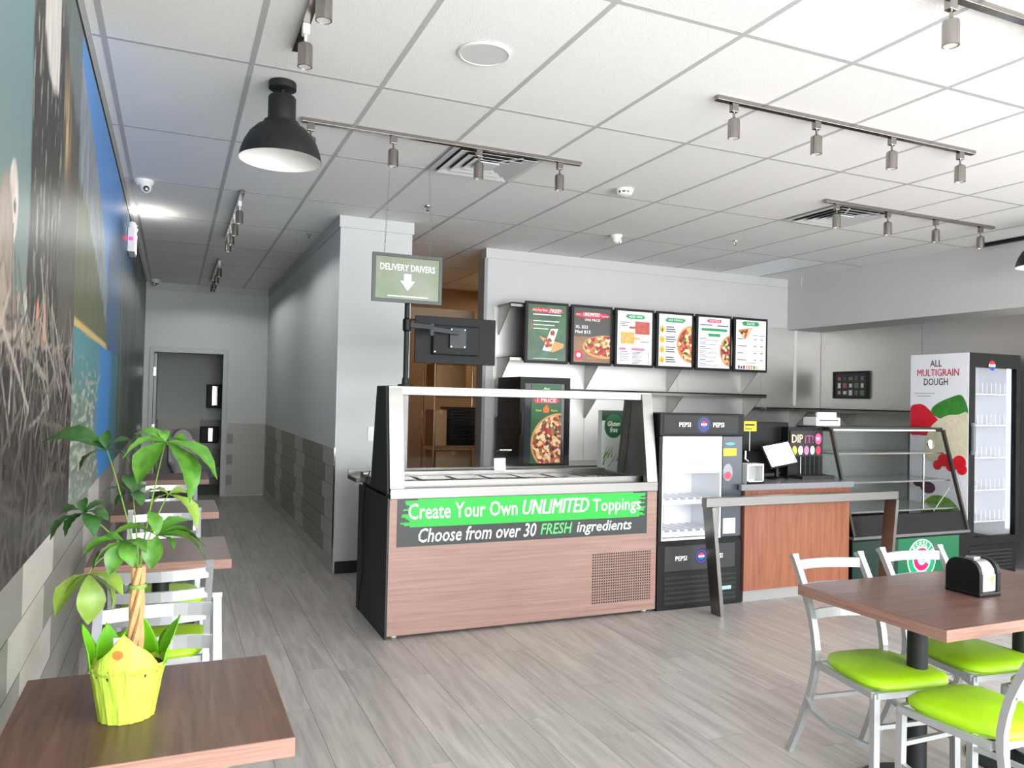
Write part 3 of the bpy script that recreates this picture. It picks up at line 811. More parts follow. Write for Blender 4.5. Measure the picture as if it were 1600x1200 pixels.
# ---- hanging sign
hs = thing('hanging_sign', 'framed delivery drivers sign with a white down arrow hung on chains', 'sign', (1.37, 4.86, 2.113))
bx('frame', BLACKM, hs, -.232, .232, 0, .02, 0, .312, bev=.004)
FRG = mat('frame_grey', (66, 70, 70), .45)
MB().box(-.232, .232, -.004, .0, .292, .312).box(-.232, .232, -.004, 0, 0, .02).box(-.232, -.212, -.004, 0, .02, .292).box(.212, .232, -.004, 0, .02, .292).build('bezel', FRG, hs)
sf = bx('sign_face', mat('olive_print', (96, 114, 82), .3, var=.2, scale=(5, 5, 5), col2=(124, 130, 116)), hs, -.21, .21, -.0015, .001, .022, .290)
text('DELIVERY DRIVERS', WL, sf, 0, .225, -.003, .365, .042, .012)
FL(-.003).poly([(-.024, .185), (-.024, .14), (-.048, .14), (0, .078), (.048, .14), (.024, .14), (.024, .185)]).build('arrow', WL, sf)
FL(-.003).rect(-.13, .14, .036, .043).build('small_print', mat('print_pale', (214, 220, 208), .5), sf)
def chain(p0, p1, m, parent):
    p0, p1 = Vector(p0), Vector(p1); d = p1-p0; N = int(d.length/.022); mb = MB()
    for k in range(N):
        c = p0+d*((k+.5)/N); q = []
        for j in range(9):
            a = 2*PI*j/8; s_ = math.cos(a)*.0045; z = math.sin(a)*.0135
            q.append(c+d.normalized()*z+(Vector((s_, 0, 0)) if k % 2 else Vector((0, s_, 0))))
        mb.tube(q, .0012, 4, cap=False)
    mb.build('chain', CHROME, parent)
chain((-.155, .01, .31), (-.13, .02, CZ-2.113), CHROME, hs)
chain((.155, .01, .31), (.135, .02, CZ-2.113), CHROME, hs)

# ---- open-front drinks cooler
oc = thing('open_drinks_cooler', 'black open-front drinks cooler with lit white shelves beside the topping counter', 'cooler', (3.235, 4.72, 0))
cw = .765
WIN = mat('cooler_white', (236, 238, 242), .35)
shell = MB().box(0, .03, .0, .70, .50, 1.26).box(.57, cw, .02, .70, .50, 1.26).box(.03, .57, .66, .70, .50, 1.26)
shell.build('cabinet', BLACK, oc)
lin_ = MB().box(.03, .045, .02, .66, .50, 1.26).box(.555, .57, .02, .66, .50, 1.26).box(.045, .555, .64, .66, .50, 1.26).box(.045, .555, .02, .64, 1.245, 1.26).box(.045, .555, .02, .64, .50, .515)
lin_.build('white_liner', WIN, oc)
bx('liner_post', WIN, oc, .29, .315, .62, .64, .515, 1.245)
for z in (1.0, .77, .535):
    sh = bx('shelf', WIN, oc, .046, .554, .06, .62, z-.006, z+.006)
    bx('price_rail', WIN, sh, .046, .554, .05, .06, z-.012, z+.022)
    ro = MB()
    for k in range(7): ro.box(.075+k*.07, .10+k*.07, .12, .6, z+.006, z+.03)
    ro.build('roller_track', WIN, sh)
ls = bx('led_strip', mat('led_white', (235, 242, 255), .5, emis=9), oc, .06, .54, .07, .10, 1.232, 1.243)
head = bx('header', BLACK, oc, -.0, cw+.0, -.01, .70, 1.265, 1.43, bev=.008)
bx('header_panel', mat('header_gloss', (20, 21, 23), .3, spec=.3), head, .03, cw-.06, -.015, -.008, 1.285, 1.415)
bx('right_pillar', mat('pillar_gloss', (72, 78, 86), .2), oc, .575, cw-.01, .012, .022, .51, 1.26)
base = MB().prism([(0.0, 0.0), (.0, .47), (.03, .505), (.70, .505), (.70, 0.0)], 0, cw).build('base', BLACK, oc)
bx('base_panel', mat('charcoal_satin', (42, 44, 46), .45), base, .06, cw-.07, -.006, 0, .28, .46)
for k in range(6):
    z = .05+k*.036
    MB().prism([(-.003, z), (-.014, z-.006), (-.014, z-.0), (-.003, z+.008)], .06, cw-.06).build('louvre', DARK, base)
bx('vent_recess', mat('vent_black', (16, 17, 19), .7), base, .055, cw-.055, -.003, .0, .03, .27)
bx('grille_card', mat('pale_blue_card', (150, 190, 200), .5), base, .50, .66, -.017, -.0145, .115, .142)
BLUE = mat('print_blue', (44, 78, 176), .5); NAVY = mat('print_navy', (26, 32, 66), .4); WL2 = mat('print_white_glow', (250, 250, 250), .5, emis=.25)
def globe(parent, x, z, y, r, halo=True):
    if halo:
        FL(y).disc(x, z, r*2.3).build('halo_print', NAVY, parent)
        FL(y-.0006).ring(x, z, r*1.5, r*1.7).build('halo_ring', BLUE, parent)
    FL(y-.0012).disc(x, z, r).build('globe_white', WL2, parent)
    up_ = [(x+r*math.cos(a), z+r*math.sin(a)) for a in np.linspace(.25, PI-.25, 14)]
    FL(y-.0018).poly(up_).build('globe_red', RED, parent)
    dn = [(x+r*math.cos(a), z+r*math.sin(a)) for a in np.linspace(PI+.25, 2*PI-.25, 14)]
    FL(y-.0018).poly(dn).build('globe_blue', BLUE, parent)
    text('PEPSI', mat('print_black', (16, 17, 20), .5), parent, x, z, y-.0024, r*1.5, r*.4, .04)
text('PEPSI', WL2, head, .215, 1.348, -.0165, .10, .034, .05); text('PEPSI', WL2, head, .52, 1.348, -.0165, .10, .034, .05)
globe(head, .385, 1.35, -.0158, .027)
text('PEPSI', WL2, base, .205, .37, -.0075, .10, .034, .05); text('PEPSI', WL2, base, .53, .37, -.0075, .10, .034, .05)
globe(base, .385, .375, -.0068, .027)
YEL = mat('print_yellow', (240, 222, 40), .5)
FL(.0112).disc(.645, 1.205, .045, rz=.011).build('blue_sticker', mat('sky_blue', (90, 160, 220), .5), oc)
bx('yellow_sticker', YEL, oc, .58, .70, .008, .0115, 1.115, 1.17)
bx('white_card', WHITEP, oc, .585, .70, .006, .0115, .53, .645)
FL(.0112).disc(.625, .99, .045, rz=.065).build('clear_decal', mat('grey_decal', (140, 146, 150), .4), oc)
FL(.0108).disc(.625, .965, .035, rz=.03).build('red_decal', mat('red_decal', (180, 70, 84), .4), oc)
bx('side_glass', GLASS, oc, .552, .556, -.06, .02, .50, 1.0)

oc.scale = (1, .56, 1)
# ---- cherry-wood service counter
sc = thing('service_counter', 'cherry wood service counter with grey stone top', 'counter', (4.015, 4.70, 0))
bx('panel_body', ORWOOD, sc, 0, 1.06, 0, .72, .09, .855)
bx('end_panel', mat('cherry_dark', (140, 84, 64), .45, var=.1, scale=(40, 40, 2)), sc, -.012, 0, 0, .72, .09, .855)
bx('toe_kick', mat('toe_grey', (148, 146, 144), .5), sc, .01, 1.05, .03, .70, 0, .09)
MB().box(.002, 1.075, -.03, .75, .855, .90).box(-.07, .002, -.03, .003, .855, .90).build('countertop', TOPGREY, sc)

# ---- stainless queue rail
qr = thing('queue_rail', 'stainless steel queue rail in front of the cherry counter', 'rail', (3.47, 4.50, 0))
bx('top_bar', STEEL, qr, 0, 1.89, -.03, .03, .772, .838, bev=.004)
MB().bar([(.045, .0, .772), (.135, .0, 0.0)], .03, .11, (1, 0, 0)).build('post', STEEL, qr)
MB().bar([(1.85, .0, .772), (1.77, .0, 0.0)], .03, .11, (1, 0, 0)).build('post', STEEL, qr)

# ---- glass display case
dc = thing('display_case', 'slant-front glass display case with backlit green round pizza logo', 'display case', (5.11, 4.69, 0))
dw = 1.385
BASEG = mat('case_green_black', (22, 48, 38), .35)
bx('base_cabinet', BLACK, dc, 0, dw, .012, .64, .03, .42)
fp = bx('logo_panel', mat('backlit_green', (14, 92, 58), .3, emis=.12, ecol=(20, 150, 90)), dc, .52, dw-.12, .004, .012, .05, .40)
bx('front_panel', BASEG, dc, 0, .52, .004, .012, .05, .40); bx('front_panel', BLACK, dc, dw-.12, dw, .004, .012, .05, .40)
bx('plinth', BLACK, dc, .02, dw-.02, .04, .62, 0, .03)
bx('ledge', mat('ledge_grey', (120, 122, 122), .4, .6), dc, -.005, dw+.005, -.012, .64, .42, .442)
def fz(z): return .005+.255*(z-.442)/.88
MB().prism([(fz(.442), .442), (fz(.60), .60), (fz(.60)+.02, .60), (.62, .46), (.62, .442)], 0, dw).build('lower_band', BLACK, dc)
CF = mat('case_frame', (52, 50, 46), .4)
for x in (0, dw-.022):
    MB().bar([(x+.011, fz(.45), .445), (x+.011, fz(1.31), 1.31)], .022, .03).bar([(x+.011, .27, 1.308), (x+.011, .63, 1.308)], .022, .03).bar([(x+.011, .625, .445), (x+.011, .625, 1.31)], .022, .03).build('end_frame', CF, dc)
    MB().prism([(fz(.60)+.01, .60), (.61, .60), (.61, 1.29), (fz(1.29)+.01, 1.29)], x+.009, x+.013).build('end_glass', GLASS, dc)
bx('top_panel', CF, dc, .0, dw, .27, .64, 1.315, 1.33)
MB().prism([(fz(.60), .60), (fz(1.30), 1.30), (fz(1.30)+.005, 1.30), (fz(.60)+.005, .60)], .024, dw-.024).build('front_glass', GLASS, dc)
bx('rear_panel', mat('case_back', (92, 98, 96), .3, .5), dc, .022, dw-.022, .615, .635, .45, 1.31)
for z, y0 in ((1.10, .24), (.86, .17), (.62, .10)):
    s_ = bx('shelf', mat('shelf_glass', (150, 156, 154), .12, .3), dc, .03, dw-.03, y0, .61, z, z+.008)
    bx('shelf_rail', STEEL, s_, .03, dw-.03, y0-.006, y0, z-.004, z+.009)
MB().bar([(dw-.28, .24, .60), (dw-.28, .24, 1.1)], .012, .012).build('upright', CHROME, dc)
th_ = MB().lathe([(0, 0), (.042, 0), (.042, .012), (.034, .014), (0, .014)], 24).build('thermometer', CHROME, dc); th_.rotation_euler = (PI/2, 0, 0); th_.location = (dw-.20, .235, 1.18)
lamp_ = bx('case_lamp', mat('case_led', (240, 240, 235), .4, emis=2), dc, .05, dw-.05, .30, .33, 1.298, 1.308)
MB().bar([(dw-.42, .09, .52), (dw-.10, .12, .80)], .006, .006, (0, 1, 0)).build('slanted_rod', CHROME, dc)  # thin chrome rod slanting across the lower right of the case
# round logo: ring lettering around a target
lx, lz = .80, .215
LGW = mat('logo_white', (245, 250, 248), .4, emis=.5)
FL(.0030).disc(lx, lz, .172, 48).build('logo_disc', LGW, fp)
FL(.0024).disc(lx, lz, .163, 48).build('logo_green', mat('logo_green', (16, 138, 92), .4, emis=.25), fp)
FL(.0018).disc(lx, lz, .108, 40).build('logo_inner', LGW, fp)
FL(.0012).ring(lx, lz, .048, .098, .35, 2*PI-.5).build('logo_swirl', mat('logo_red', (232, 20, 84), .4, emis=.35), fp)
for s_, a0, da, sgn in (('FRESHSLICE', PI*.93, -PI*.86/9, 1), ('PIZZA', -PI*.5-.42, .21, -1)):
    for k, ch in enumerate(s_):
        a = a0+da*k; rr = .134
        text(ch, LGW, fp, lx+rr*math.cos(a), lz+rr*math.sin(a), .0012, .026 if ch != 'I' else .008, .042, .03, rot=a-PI/2 if sgn > 0 else a+PI/2)
text('G', mat('logo_green2', (16, 138, 92), .4), fp, lx+.005, lz, .0006, .05, .06, .03)

# ---- tall glass-door cooler with graphic side
tc = thing('glass_door_cooler', 'tall black glass-door cooler with vegetable graphic on its side', 'cooler', (6.56, 4.75, 0))
tw, td, thh = .705, .60, 2.02
cab = MB().box(0, .03, .05, td, .12, thh).box(tw-.03, tw, .05, td, .12, thh).box(.03, tw-.03, td-.03, td, .12, thh).box(.03, tw-.03, .05, td-.03, thh-.06, thh).box(.03, tw-.03, .05, td-.03, .12, .30)
cab.build('cabinet', BLACK, tc)
MB().box(.03, .036, .06, td-.03, .30, thh-.06).box(tw-.036, tw-.03, .06, td-.03, .30, thh-.06).box(.036, tw-.036, td-.036, td-.03, .30, thh-.06).box(.036, tw-.036, .06, td-.036, thh-.066, thh-.06).build('liner', WIN, tc)
bx('base_grille', BLACK, tc, 0, tw, .03, .09, .0, .27)
for k in range(6): bx('grille_slat', DARK, tc, .06, tw-.06, .022, .03, .04+k*.034, .056+k*.034)
dr = MB().box(0, .085, 0, .05, .28, thh).box(tw-.055, tw, 0, .05, .28, thh).box(.085, tw-.055, 0, .05, thh-.13, thh).box(.085, tw-.055, 0, .05, .28, .35).build('door', BLACK, tc)
bx('door_glass', GLASS, dr, .085, tw-.055, .02, .026, .35, thh-.13)
MB().bar([(.035, -.012, 1.10), (.035, -.025, 1.14), (.035, -.025, 1.34), (.035, -.012, 1.38)], .03, .02).build('handle', mat('handle_grey', (110, 116, 118), .35), dr)
MB().lathe([(0, 0), (.012, 0), (0, .004)], 12).build('lock', CHROME, dr).location = (.16, -.001, thh-.06)
globe2 = bx('badge', BLACK, tc, .27, .33, -.003, 0, thh-.14, thh-.08)
globe(globe2, .30, thh-.11, -.004, .045, False)
for z in (1.65, 1.36, 1.06, .76, .47):
    s_ = bx('shelf', WIN, tc, .05, tw-.05, .10, td-.05, z-.006, z+.004)
    wr_ = MB().tube([(.05, .10, z), (tw-.05, .10, z)], .005, 6)
    for k in range(10): wr_.tube([(.07+k*.062, .10, z), (.07+k*.062, .10, z+.10)], .0028, 5)
    wr_.build('wire_front', WIN, s_)
bx('led_strip', mat('led_white2', (222, 236, 255), .5, emis=2.2), tc, .05, .06, .07, .09, .4, thh-.1)
bx('led_strip', MATS['led_white2'], tc, tw-.06, tw-.05, .07, .09, .4, thh-.1)
# graphic on the left side: local frame turned so its -y looks along world -x; local x runs 0..gw from back to front
gp_ = bpy.data.objects.new('side_graphic', MB().box(0, .60, -.004, 0, .13, thh-.002).mesh('side_graphic')); C.objects.link(gp_); gp_.parent = tc
gp_.data.materials.append(mat('graphic_white', (232, 234, 240), .4)); gp_.location = (0, .60, 0); gp_.rotation_euler = (0, 0, -PI/2)
K = mat('print_black', (16, 17, 20), .5); PK = mat('print_crimson', (204, 34, 76), .5)
text('ALL', K, gp_, .27, 1.93, -.0052, .12, .062, .03); text('MULTIGRAIN', PK, gp_, .29, 1.843, -.0052, .43, .066, .02); text('DOUGH', K, gp_, .27, 1.757, -.0052, .25, .066, .03)
FL(-.0052).rect(.04, .26, 1.645, 1.652).rect(.07, .22, 1.618, 1.626).rect(.36, .50, 1.095, 1.10).rect(.36, .45, 1.06, 1.066).build('small_print', mat('print_grey', (170, 172, 178), .5), gp_)
def blob(pts, n=6):
    out = []; N = len(pts)
    for i in range(N):
        p0, p1, p2, p3 = pts[i-1], pts[i], pts[(i+1) % N], pts[(i+2) % N]
        for k in range(n):
            t = k/n; out.append(tuple(.5*((2*b)+(-a+c)*t+(2*a-5*b+4*c-d)*t*t+(-a+3*b-3*c+d)*t**3) for a, b, c, d in zip(p0, p1, p2, p3)))
    return [(min(.598, max(.002, x)), z) for x, z in out]
FL(-.0052).poly(blob([(.23, 1.50), (.30, 1.56), (.42, 1.61), (.52, 1.635), (.57, 1.58), (.60, 1.48), (.60, 1.40), (.34, 1.41), (.25, 1.45)])).build('green_pepper', mat('pepper_green', (58, 132, 52), .4, var=.2, scale=(12, 12, 12)), gp_)
FL(-.0052).poly(blob([(0, 1.50), (.08, 1.545), (.16, 1.53), (.26, 1.44), (.32, 1.36), (.25, 1.26), (.1, 1.25), (0, 1.27)])).build('red_pepper', mat('pepper_red', (208, 30, 48), .35, var=.15, scale=(14, 14, 14)), gp_)
FL(-.0056).poly(blob([(.18, 1.24), (.25, 1.36), (.38, 1.44), (.5, 1.455), (.60, 1.455), (.60, 1.1), (.5, 1.0), (.3, 1.0), (.15, 1.05)])).build('dough_ball', mat('dough', (222, 214, 186), .5, var=.08, scale=(20, 20, 20)), gp_)
for k, (x, z, r) in enumerate(((.36, 1.03, .06), (.44, .99, .06), (.52, 1.02, .065), (.545, .96, .05), (.30, .98, .045))):
    FL(-.006-.0006*k).disc(x, z, r).build('tomato', mat('tomato', (220, 34, 46), .35, var=.12, scale=(16, 16, 16)), gp_)
for k, (x, z, r) in enumerate(((.10, .80, .06), (.2, .76, .08))): FL(-.0054-.0008*k).disc(x, z, r, rz=r*.7).build('olive', mat('olive_purple', (84, 48, 66), .4, var=.2, scale=(20, 20, 20)), gp_)
FL(-.0058).poly(blob([(.12, .55), (.2, .66), (.3, .70), (.42, .68), (.52, .60), (.56, .5), (.4, .46), (.2, .48)])).build('lettuce', mat('lettuce', (110, 162, 60), .5, var=.3, scale=(30, 30, 30)), gp_)
FL(-.0066).disc(.535, .42, .06).build('radish', mat('radish', (214, 60, 90), .4), gp_)

# ---- printed pizza material (flat photo print)
def pizza_mat(name, seed, emis):
    m = bpy.data.materials.new(name); m.use_nodes = True; nt = m.node_tree; b = nt.nodes['Principled BSDF']
    g = nt.nodes.new('ShaderNodeNewGeometry'); v = nt.nodes.new('ShaderNodeTexVoronoi'); v.inputs['Scale'].default_value = 34
    mp = nt.nodes.new('ShaderNodeMapping'); mp.inputs['Location'].default_value = (seed, seed, seed)
    nt.links.new(g.outputs['Position'], mp.inputs[0]); nt.links.new(mp.outputs[0], v.inputs['Vector'])
    r = nt.nodes.new('ShaderNodeValToRGB'); r.color_ramp.interpolation = 'CONSTANT'
    cols = [(0, (150, 46, 44)), (.2, (236, 214, 170)), (.42, (200, 110, 66)), (.58, (108, 112, 52)), (.68, (226, 188, 128)), (.84, (176, 70, 60)), (.93, (74, 52, 44))]
    e = r.color_ramp.elements
    e[0].color = lin(cols[0][1]); e[1].position = cols[1][0]; e[1].color = lin(cols[1][1])
    for p, c in cols[2:]: q = e.new(p); q.color = lin(c)
    sp = nt.nodes.new('ShaderNodeSeparateColor'); nt.links.new(v.outputs['Color'], sp.inputs[0]); nt.links.new(sp.outputs[0], r.inputs[0])
    nt.links.new(r.outputs[0], b.inputs['Base Color']); nt.links.new(r.outputs[0], b.inputs['Emission Color']); b.inputs['Emission Strength'].default_value = emis
    b.inputs['Roughness'].default_value = .4
    return m
EM = .22
PIZ = pizza_mat('pizza_print', 3, EM); CRUST = mat('crust_print', (206, 150, 92), .4, emis=EM)
PWH = mat('poster_white', (236, 238, 244), .3, emis=EM); PDK = mat('poster_dark_green', (66, 92, 74), .25, var=.3, scale=(4, 4, 4), col2=(84, 128, 90)); PGY = mat('poster_grey', (92, 88, 86), .25)
PRED = mat('poster_red', (214, 52, 78), .4, emis=EM); PGN = mat('poster_green', (52, 150, 92), .4, emis=EM); PTX = mat('poster_text', (92, 96, 104), .5)
PPK = mat('poster_pink', (226, 110, 150), .4, emis=EM); POR = mat('poster_orange', (246, 180, 60), .4, emis=EM); PW2 = mat('poster_text_white', (246, 246, 246), .4, emis=.15)
PWD = mat('poster_wood', (176, 138, 108), .4, var=.2, scale=(8, 8, 60), col2=(140, 104, 80))
MW, MH = .478, .61
MY = 6.93
labels = ['menu poster with a free slice offer and a phone picture, leftmost of the row', 'grey menu poster pricing XL and Med pizza, second from left',
          'white menu poster headed ADD ONS with two serving boards', 'white menu poster of dollar deals with four orange circles',
          'white menu poster with red ONE PRICE heading and half a pizza', 'white menu poster of slices with one pizza slice, rightmost of the row']
def menu(i, x):
    t = thing('menu_board', labels[i], 'menu board', (x, MY, 1.868), 0, 'menu boards above the kitchen')
    bx('frame', BLACKM, t, 0, MW, 0, .03, 0, MH, bev=.005)
    p = bx('poster', (PDK, PGY, PWH, PWH, PWH, PWH)[i], t, .028, MW-.028, -.002, .002, .028, MH-.028)
    y = -.0028; y2 = -.0036; y3 = -.0044; xr = MW-.029
    T = lambda s, m, cx, cz, w_, h, b=.02, sh=0: text(s, m, p, cx, cz, y3, w_, h, b, sh)
    cx = MW/2
    def lines(l, m=PTX, name='printed_lines'):
        f = FL(y)
        for a in l: f.rect(a[0], a[1], a[2], a[2]+(a[3] if len(a) > 3 else .006))
        f.build(name, m, p)['kind'] = 'stuff'
    if i == 0:
        FL(y).brush(.055, .42, .505, .548, .03, 5, 2).build('paint_stroke', PRED, p)
        T('Get Any Slice', PW2, .155, .525, .16, .026); T('FREE!', PW2, .325, .525, .13, .038, .04, .25)
        lines([(.08, .39, .478, .010), (.085, .37, .415, .008), (.085, .32, .377, .008), (.085, .25, .339, .008), (.09, .36, .045, .004)], PW2)
        FL(y).disc(.063, .42, .009).disc(.063, .382, .009).disc(.063, .344, .009).build('bullet', PRED, p)
        FL(y).poly([(.15, .27), (.25, .24), (.43, .20), (.42, .16), (.30, .11)]).build('crust_print', CRUST, p)
        FL(y2).poly([(.19, .13), (.28, .345), (.36, .35), (.28, .12)]).build('phone_print', PW2, p)
        FL(y3).poly([(.20, .23), (.27, .26), (.31, .20), (.27, .14), (.22, .165)]).build('pizza_print', PIZ, p); FL(y3).disc(.30, .30, .026, rz=.035).build('pizza_print', PIZ, p)
    if i == 1:
        FL(y).rect(.03, xr, .03, .29).build('wood_print', PWD, p)
        FL(y).disc(cx, .51, .205, rz=.028).build('paint_stroke', PRED, p)
        T('UNLIMITED', PW2, cx-.01, .517, .19, .036, .03, .2); T('Any', PW2, .075, .512, .05, .018); T('Toppings', PW2, .38, .505, .09, .018)
        T('ONE PRICE!', PW2, cx, .462, .18, .026, .03); T('XL $22', PW2, .115, .385, .145, .036, .02); T('Med $12', PW2, .13, .335, .175, .036, .02)
        c = [(.40+.27*math.cos(a), .19+.12*math.sin(a)) for a in np.linspace(0, 2*PI, 40)[:-1]]; FL(y2).poly(clipx(c, xr)).build('crust_print', CRUST, p)
        c = [(.40+.25*math.cos(a), .20+.105*math.sin(a)) for a in np.linspace(0, 2*PI, 40)[:-1]]; FL(y3).poly(clipx(c, xr)).build('pizza_print', PIZ, p)
        FL(y3).disc(.085, .10, .045, rz=.05).build('badge', PRED, p); FL(y3-.0006).disc(.085, .10, .024).build('badge_disc', PW2, p)
    if i == 2:
        FL(y).brush(.12, .37, .505, .55, .02, 5, 6).build('paint_stroke', PGN, p); T('ADD ONS', PW2, .245, .528, .16, .024)
        FL(y).rect(.24, .42, .345, .48).rect(.17, .24, .40, .425).build('serving_board', mat('board_red', (190, 96, 84), .4, var=.3, scale=(40, 40, 40), emis=EM*.6), p)
        FL(y).rect(.065, .235, .24, .365).rect(.235, .30, .285, .312).build('serving_board', mat('board_gold', (222, 176, 104), .4, var=.25, scale=(40, 40, 40), emis=EM*.6), p)
        FL(y).rect(.05, .13, .175, .20).rect(.20, .36, .175, .20).build('pink_heading', PPK, p)
        lines([(.06, .18, .462, .007), (.06, .13, .444, .007), (.06, .16, .426, .007), (.30, .42, .265, .007)]+[(.055, .15+.02*(k % 2), .155-.018*k) for k in range(6)]+[(.21, .33-.02*(k % 3), .155-.0145*k) for k in range(9)]+[(.40, .42, .155-.0145*k) for k in range(9)])
    if i == 3:
        FL(y).brush(.10, .37, .498, .545, .02, 5, 8).build('paint_stroke', PGN, p); T('$20 DEALS', PW2, .235, .522, .18, .024)
        for k in range(4): FL(y).disc(.068, .418-.108*k, .033, rz=.036).build('orange_circle', POR, p)
        for k in range(4): T(str(k+1), PTX, .068, .412-.108*k, .016, .03)
        lines([(.115, .22+.012*((j+k) % 3), .44-.024*j-.108*k, .012) for k in range(4) for j in range(3)])
        c = [(.46+.205*math.cos(a), .27+.205*math.sin(a)) for a in np.linspace(0, 2*PI, 48)[:-1]]; FL(y2).poly(clipx(c, xr)).build('crust_print', CRUST, p)
        c = [(.46+.185*math.cos(a), .27+.185*math.sin(a)) for a in np.linspace(0, 2*PI, 48)[:-1]]; FL(y3).poly(clipx(c, xr)).build('pizza_print', PIZ, p)
    if i == 4:
        FL(y).brush(.14, .34, .525, .562, .01, 4, 9).build('paint_stroke', PRED, p); T('ONE PRICE', PW2, .24, .544, .15, .022)
        FL(y).brush(.06, .42, .432, .462, .01, 4, 3).brush(.15, .33, .372, .405, .01, 4, 5).build('green_strip', PGN, p)
        lines([(.05, .21, .492, .012), (.28, .43, .488, .014)]+[(.045, .13, .345-.046*k, .007) for k in range(7)]+[(.045, .29-.02*(k % 3), .328-.046*k, .005) for k in range(7)])
        c = [(.47+.155*math.cos(a), .22+.175*math.sin(a)) for a in np.linspace(0, 2*PI, 48)[:-1]]; FL(y2).poly(clipx(c, xr)).build('crust_print', CRUST, p)
        c = [(.47+.14*math.cos(a), .22+.16*math.sin(a)) for a in np.linspace(0, 2*PI, 48)[:-1]]; FL(y3).poly(clipx(c, xr)).build('pizza_print', PIZ, p)
    if i == 5:
        FL(y).brush(.10, .36, .52, .568, .02, 5, 11).build('paint_stroke', PGN, p); T('SLICES', PW2, .23, .545, .11, .028)
        FL(y).poly([(.05, .47), (.26, .50), (.15, .36)]).build('crust_print', CRUST, p); FL(y2).poly([(.065, .46), (.235, .485), (.15, .375)]).build('pizza_print', PIZ, p)
        lines([(.05, .13+.05*(k % 2), .365-.078*k, .009) for k in range(4)]+[(.28, .315, .365-.078*k, .009) for k in range(4)]+[(.37, .41, .365-.078*k, .009) for k in range(4)]+[(.26, .34, .41, .006), (.36, .44, .41, .006), (.17, .31, .10, .005), (.19, .28, .068, .005)])
        for k, m in enumerate((PTX, PTX, PTX, CRUST, PPK, CRUST, PGN, POR)): FL(y).rect(.06+.036*k, .085+.036*k, .034, .072-.006*(k % 3 == 1)).build('bottle_print', m, p)
for i in range(6): menu(i, 3.155+i*.5115)

# ---- wall shelves with triangular brackets behind the menus
def wall_shelf(label, x0, x1, z, brs, depth=.38, y=BKY-.006, lip=.04):
    t = thing('wall_shelf', label, 'shelf', ((x0+x1)/2, y, z), 0, 'stainless wall shelves')
    w2 = (x1-x0)/2
    MB().box(-w2, w2, -depth, 0, -.012, 0).box(-w2, w2, -depth, -depth+.012, -lip, 0).build('board', STEEL, t)
    for b in brs:
        q = b-(x0+x1)/2
        MB().prism([(0, -.012), (-depth+.03, -.012), (-depth+.03, -.03), (-.02, -.30), (0, -.30)], q-.004, q+.004).build('bracket', mat('bracket_steel', (176, 174, 172), .45, .9), t)
wall_shelf('highest stainless shelf along the top of the menu boards', 3.02, 6.15, 2.46, (3.03, 6.1), .34)
wall_shelf('stainless shelf behind the bottom of the menu boards', 3.02, 6.20, 1.93, (3.03, 4.05, 5.1, 6.15), .34)
wall_shelf('lowest stainless shelf under the menu boards', 3.02, 6.22, 1.62, (3.03, 4.05, 5.1, 6.18), .36)
wall_shelf('short stainless shelf in the corner behind the till', 6.24, 7.38, 1.475, (6.9,), .34)
rs = thing('wall_shelf', 'stainless shelf along the right wall below the framed badges', 'shelf', (RX-.008, 6.2, 1.475), 0, 'stainless wall shelves')
MB().box(-.34, 0, -.82, .78, -.012, 0).box(-.34, -.328, -.82, .78, -.05, 0).build('board', STEEL, rs)
for q in (-.6, .6): MB().prism([(0, -.012), (-.30, -.012), (-.02, -.28), (0, -.28)], q-.004, q+.004, 'y').build('bracket', MATS['bracket_steel'], rs)

# ---- back worktop with the small display fridge
wt = thing('back_worktop', 'stainless worktop along the back wall under the menus', 'worktop', (3.0, 6.42, 0))
MB().box(0, 3.7, 0, .88, .83, .87).box(0, 3.7, 0, .02, .78, .83).build('top', STEEL, wt)
for x in (.03, 1.85, 3.67):
    for yy in (.04, .83): MB().lathe([(0, 0), (.02, 0), (.02, .83), (0, .83)], 12, x, yy).build('leg', STEEL, wt)
bx('lower_shelf', STEEL, wt, .02, 3.68, .03, .84, .25, .27)
cf = thing('countertop_fridge', 'small black countertop fridge with pizza advertisement on its glass door', 'fridge', (2.995, 6.66, .87))
fw_, fh = .53, .85
MB().box(0, .03, .04, .55, 0, fh).box(fw_-.03, fw_, .04, .55, 0, fh).box(.03, fw_-.03, .52, .55, 0, fh).box(.03, fw_-.03, .04, .52, fh-.04, fh).box(.03, fw_-.03, .04, .52, 0, .04).build('cabinet', BLACK, cf)
dd = MB().box(0, .05, 0, .04, 0, fh).box(fw_-.05, fw_, 0, .04, 0, fh).box(.05, fw_-.05, 0, .04, fh-.06, fh).box(.05, fw_-.05, 0, .04, 0, .03).build('door', BLACK, cf)
bx('door_pane', mat('smoked_pane', (60, 66, 72), .08), dd, .05, fw_-.05, .012, .016, .03, fh-.06)
for z in (.3, .55): bx('shelf', CHROME, cf, .05, fw_-.05, .05, .5, z, z+.008)
MB().bar([(.02, -.006, .30), (.02, -.02, .33), (.02, -.02, .5), (.02, -.006, .53)], .014, .012).build('handle', DGREY, cf)
ad = bx('advert', mat('advert_green', (26, 92, 48), .35, emis=.1), cf, .12, .44, .006, .0115, .03, fh-.065)
FL(.0048).brush(.14, .42, .605, .655, .02, 5, 3).build('paint_stroke', PRED, ad); text('1 PRICE', PW2, ad, .28, .63, .0042, .20, .034, .03); text('Any', PW2, ad, .28, .74, .0042, .07, .03, .02, .2)
text('Fast', mat('advert_yellow', (240, 210, 60), .5, emis=.2), ad, .20, .535, .0042, .06, .02, .02); text('Flame', MATS['advert_yellow'], ad, .365, .535, .0042, .07, .02, .02)
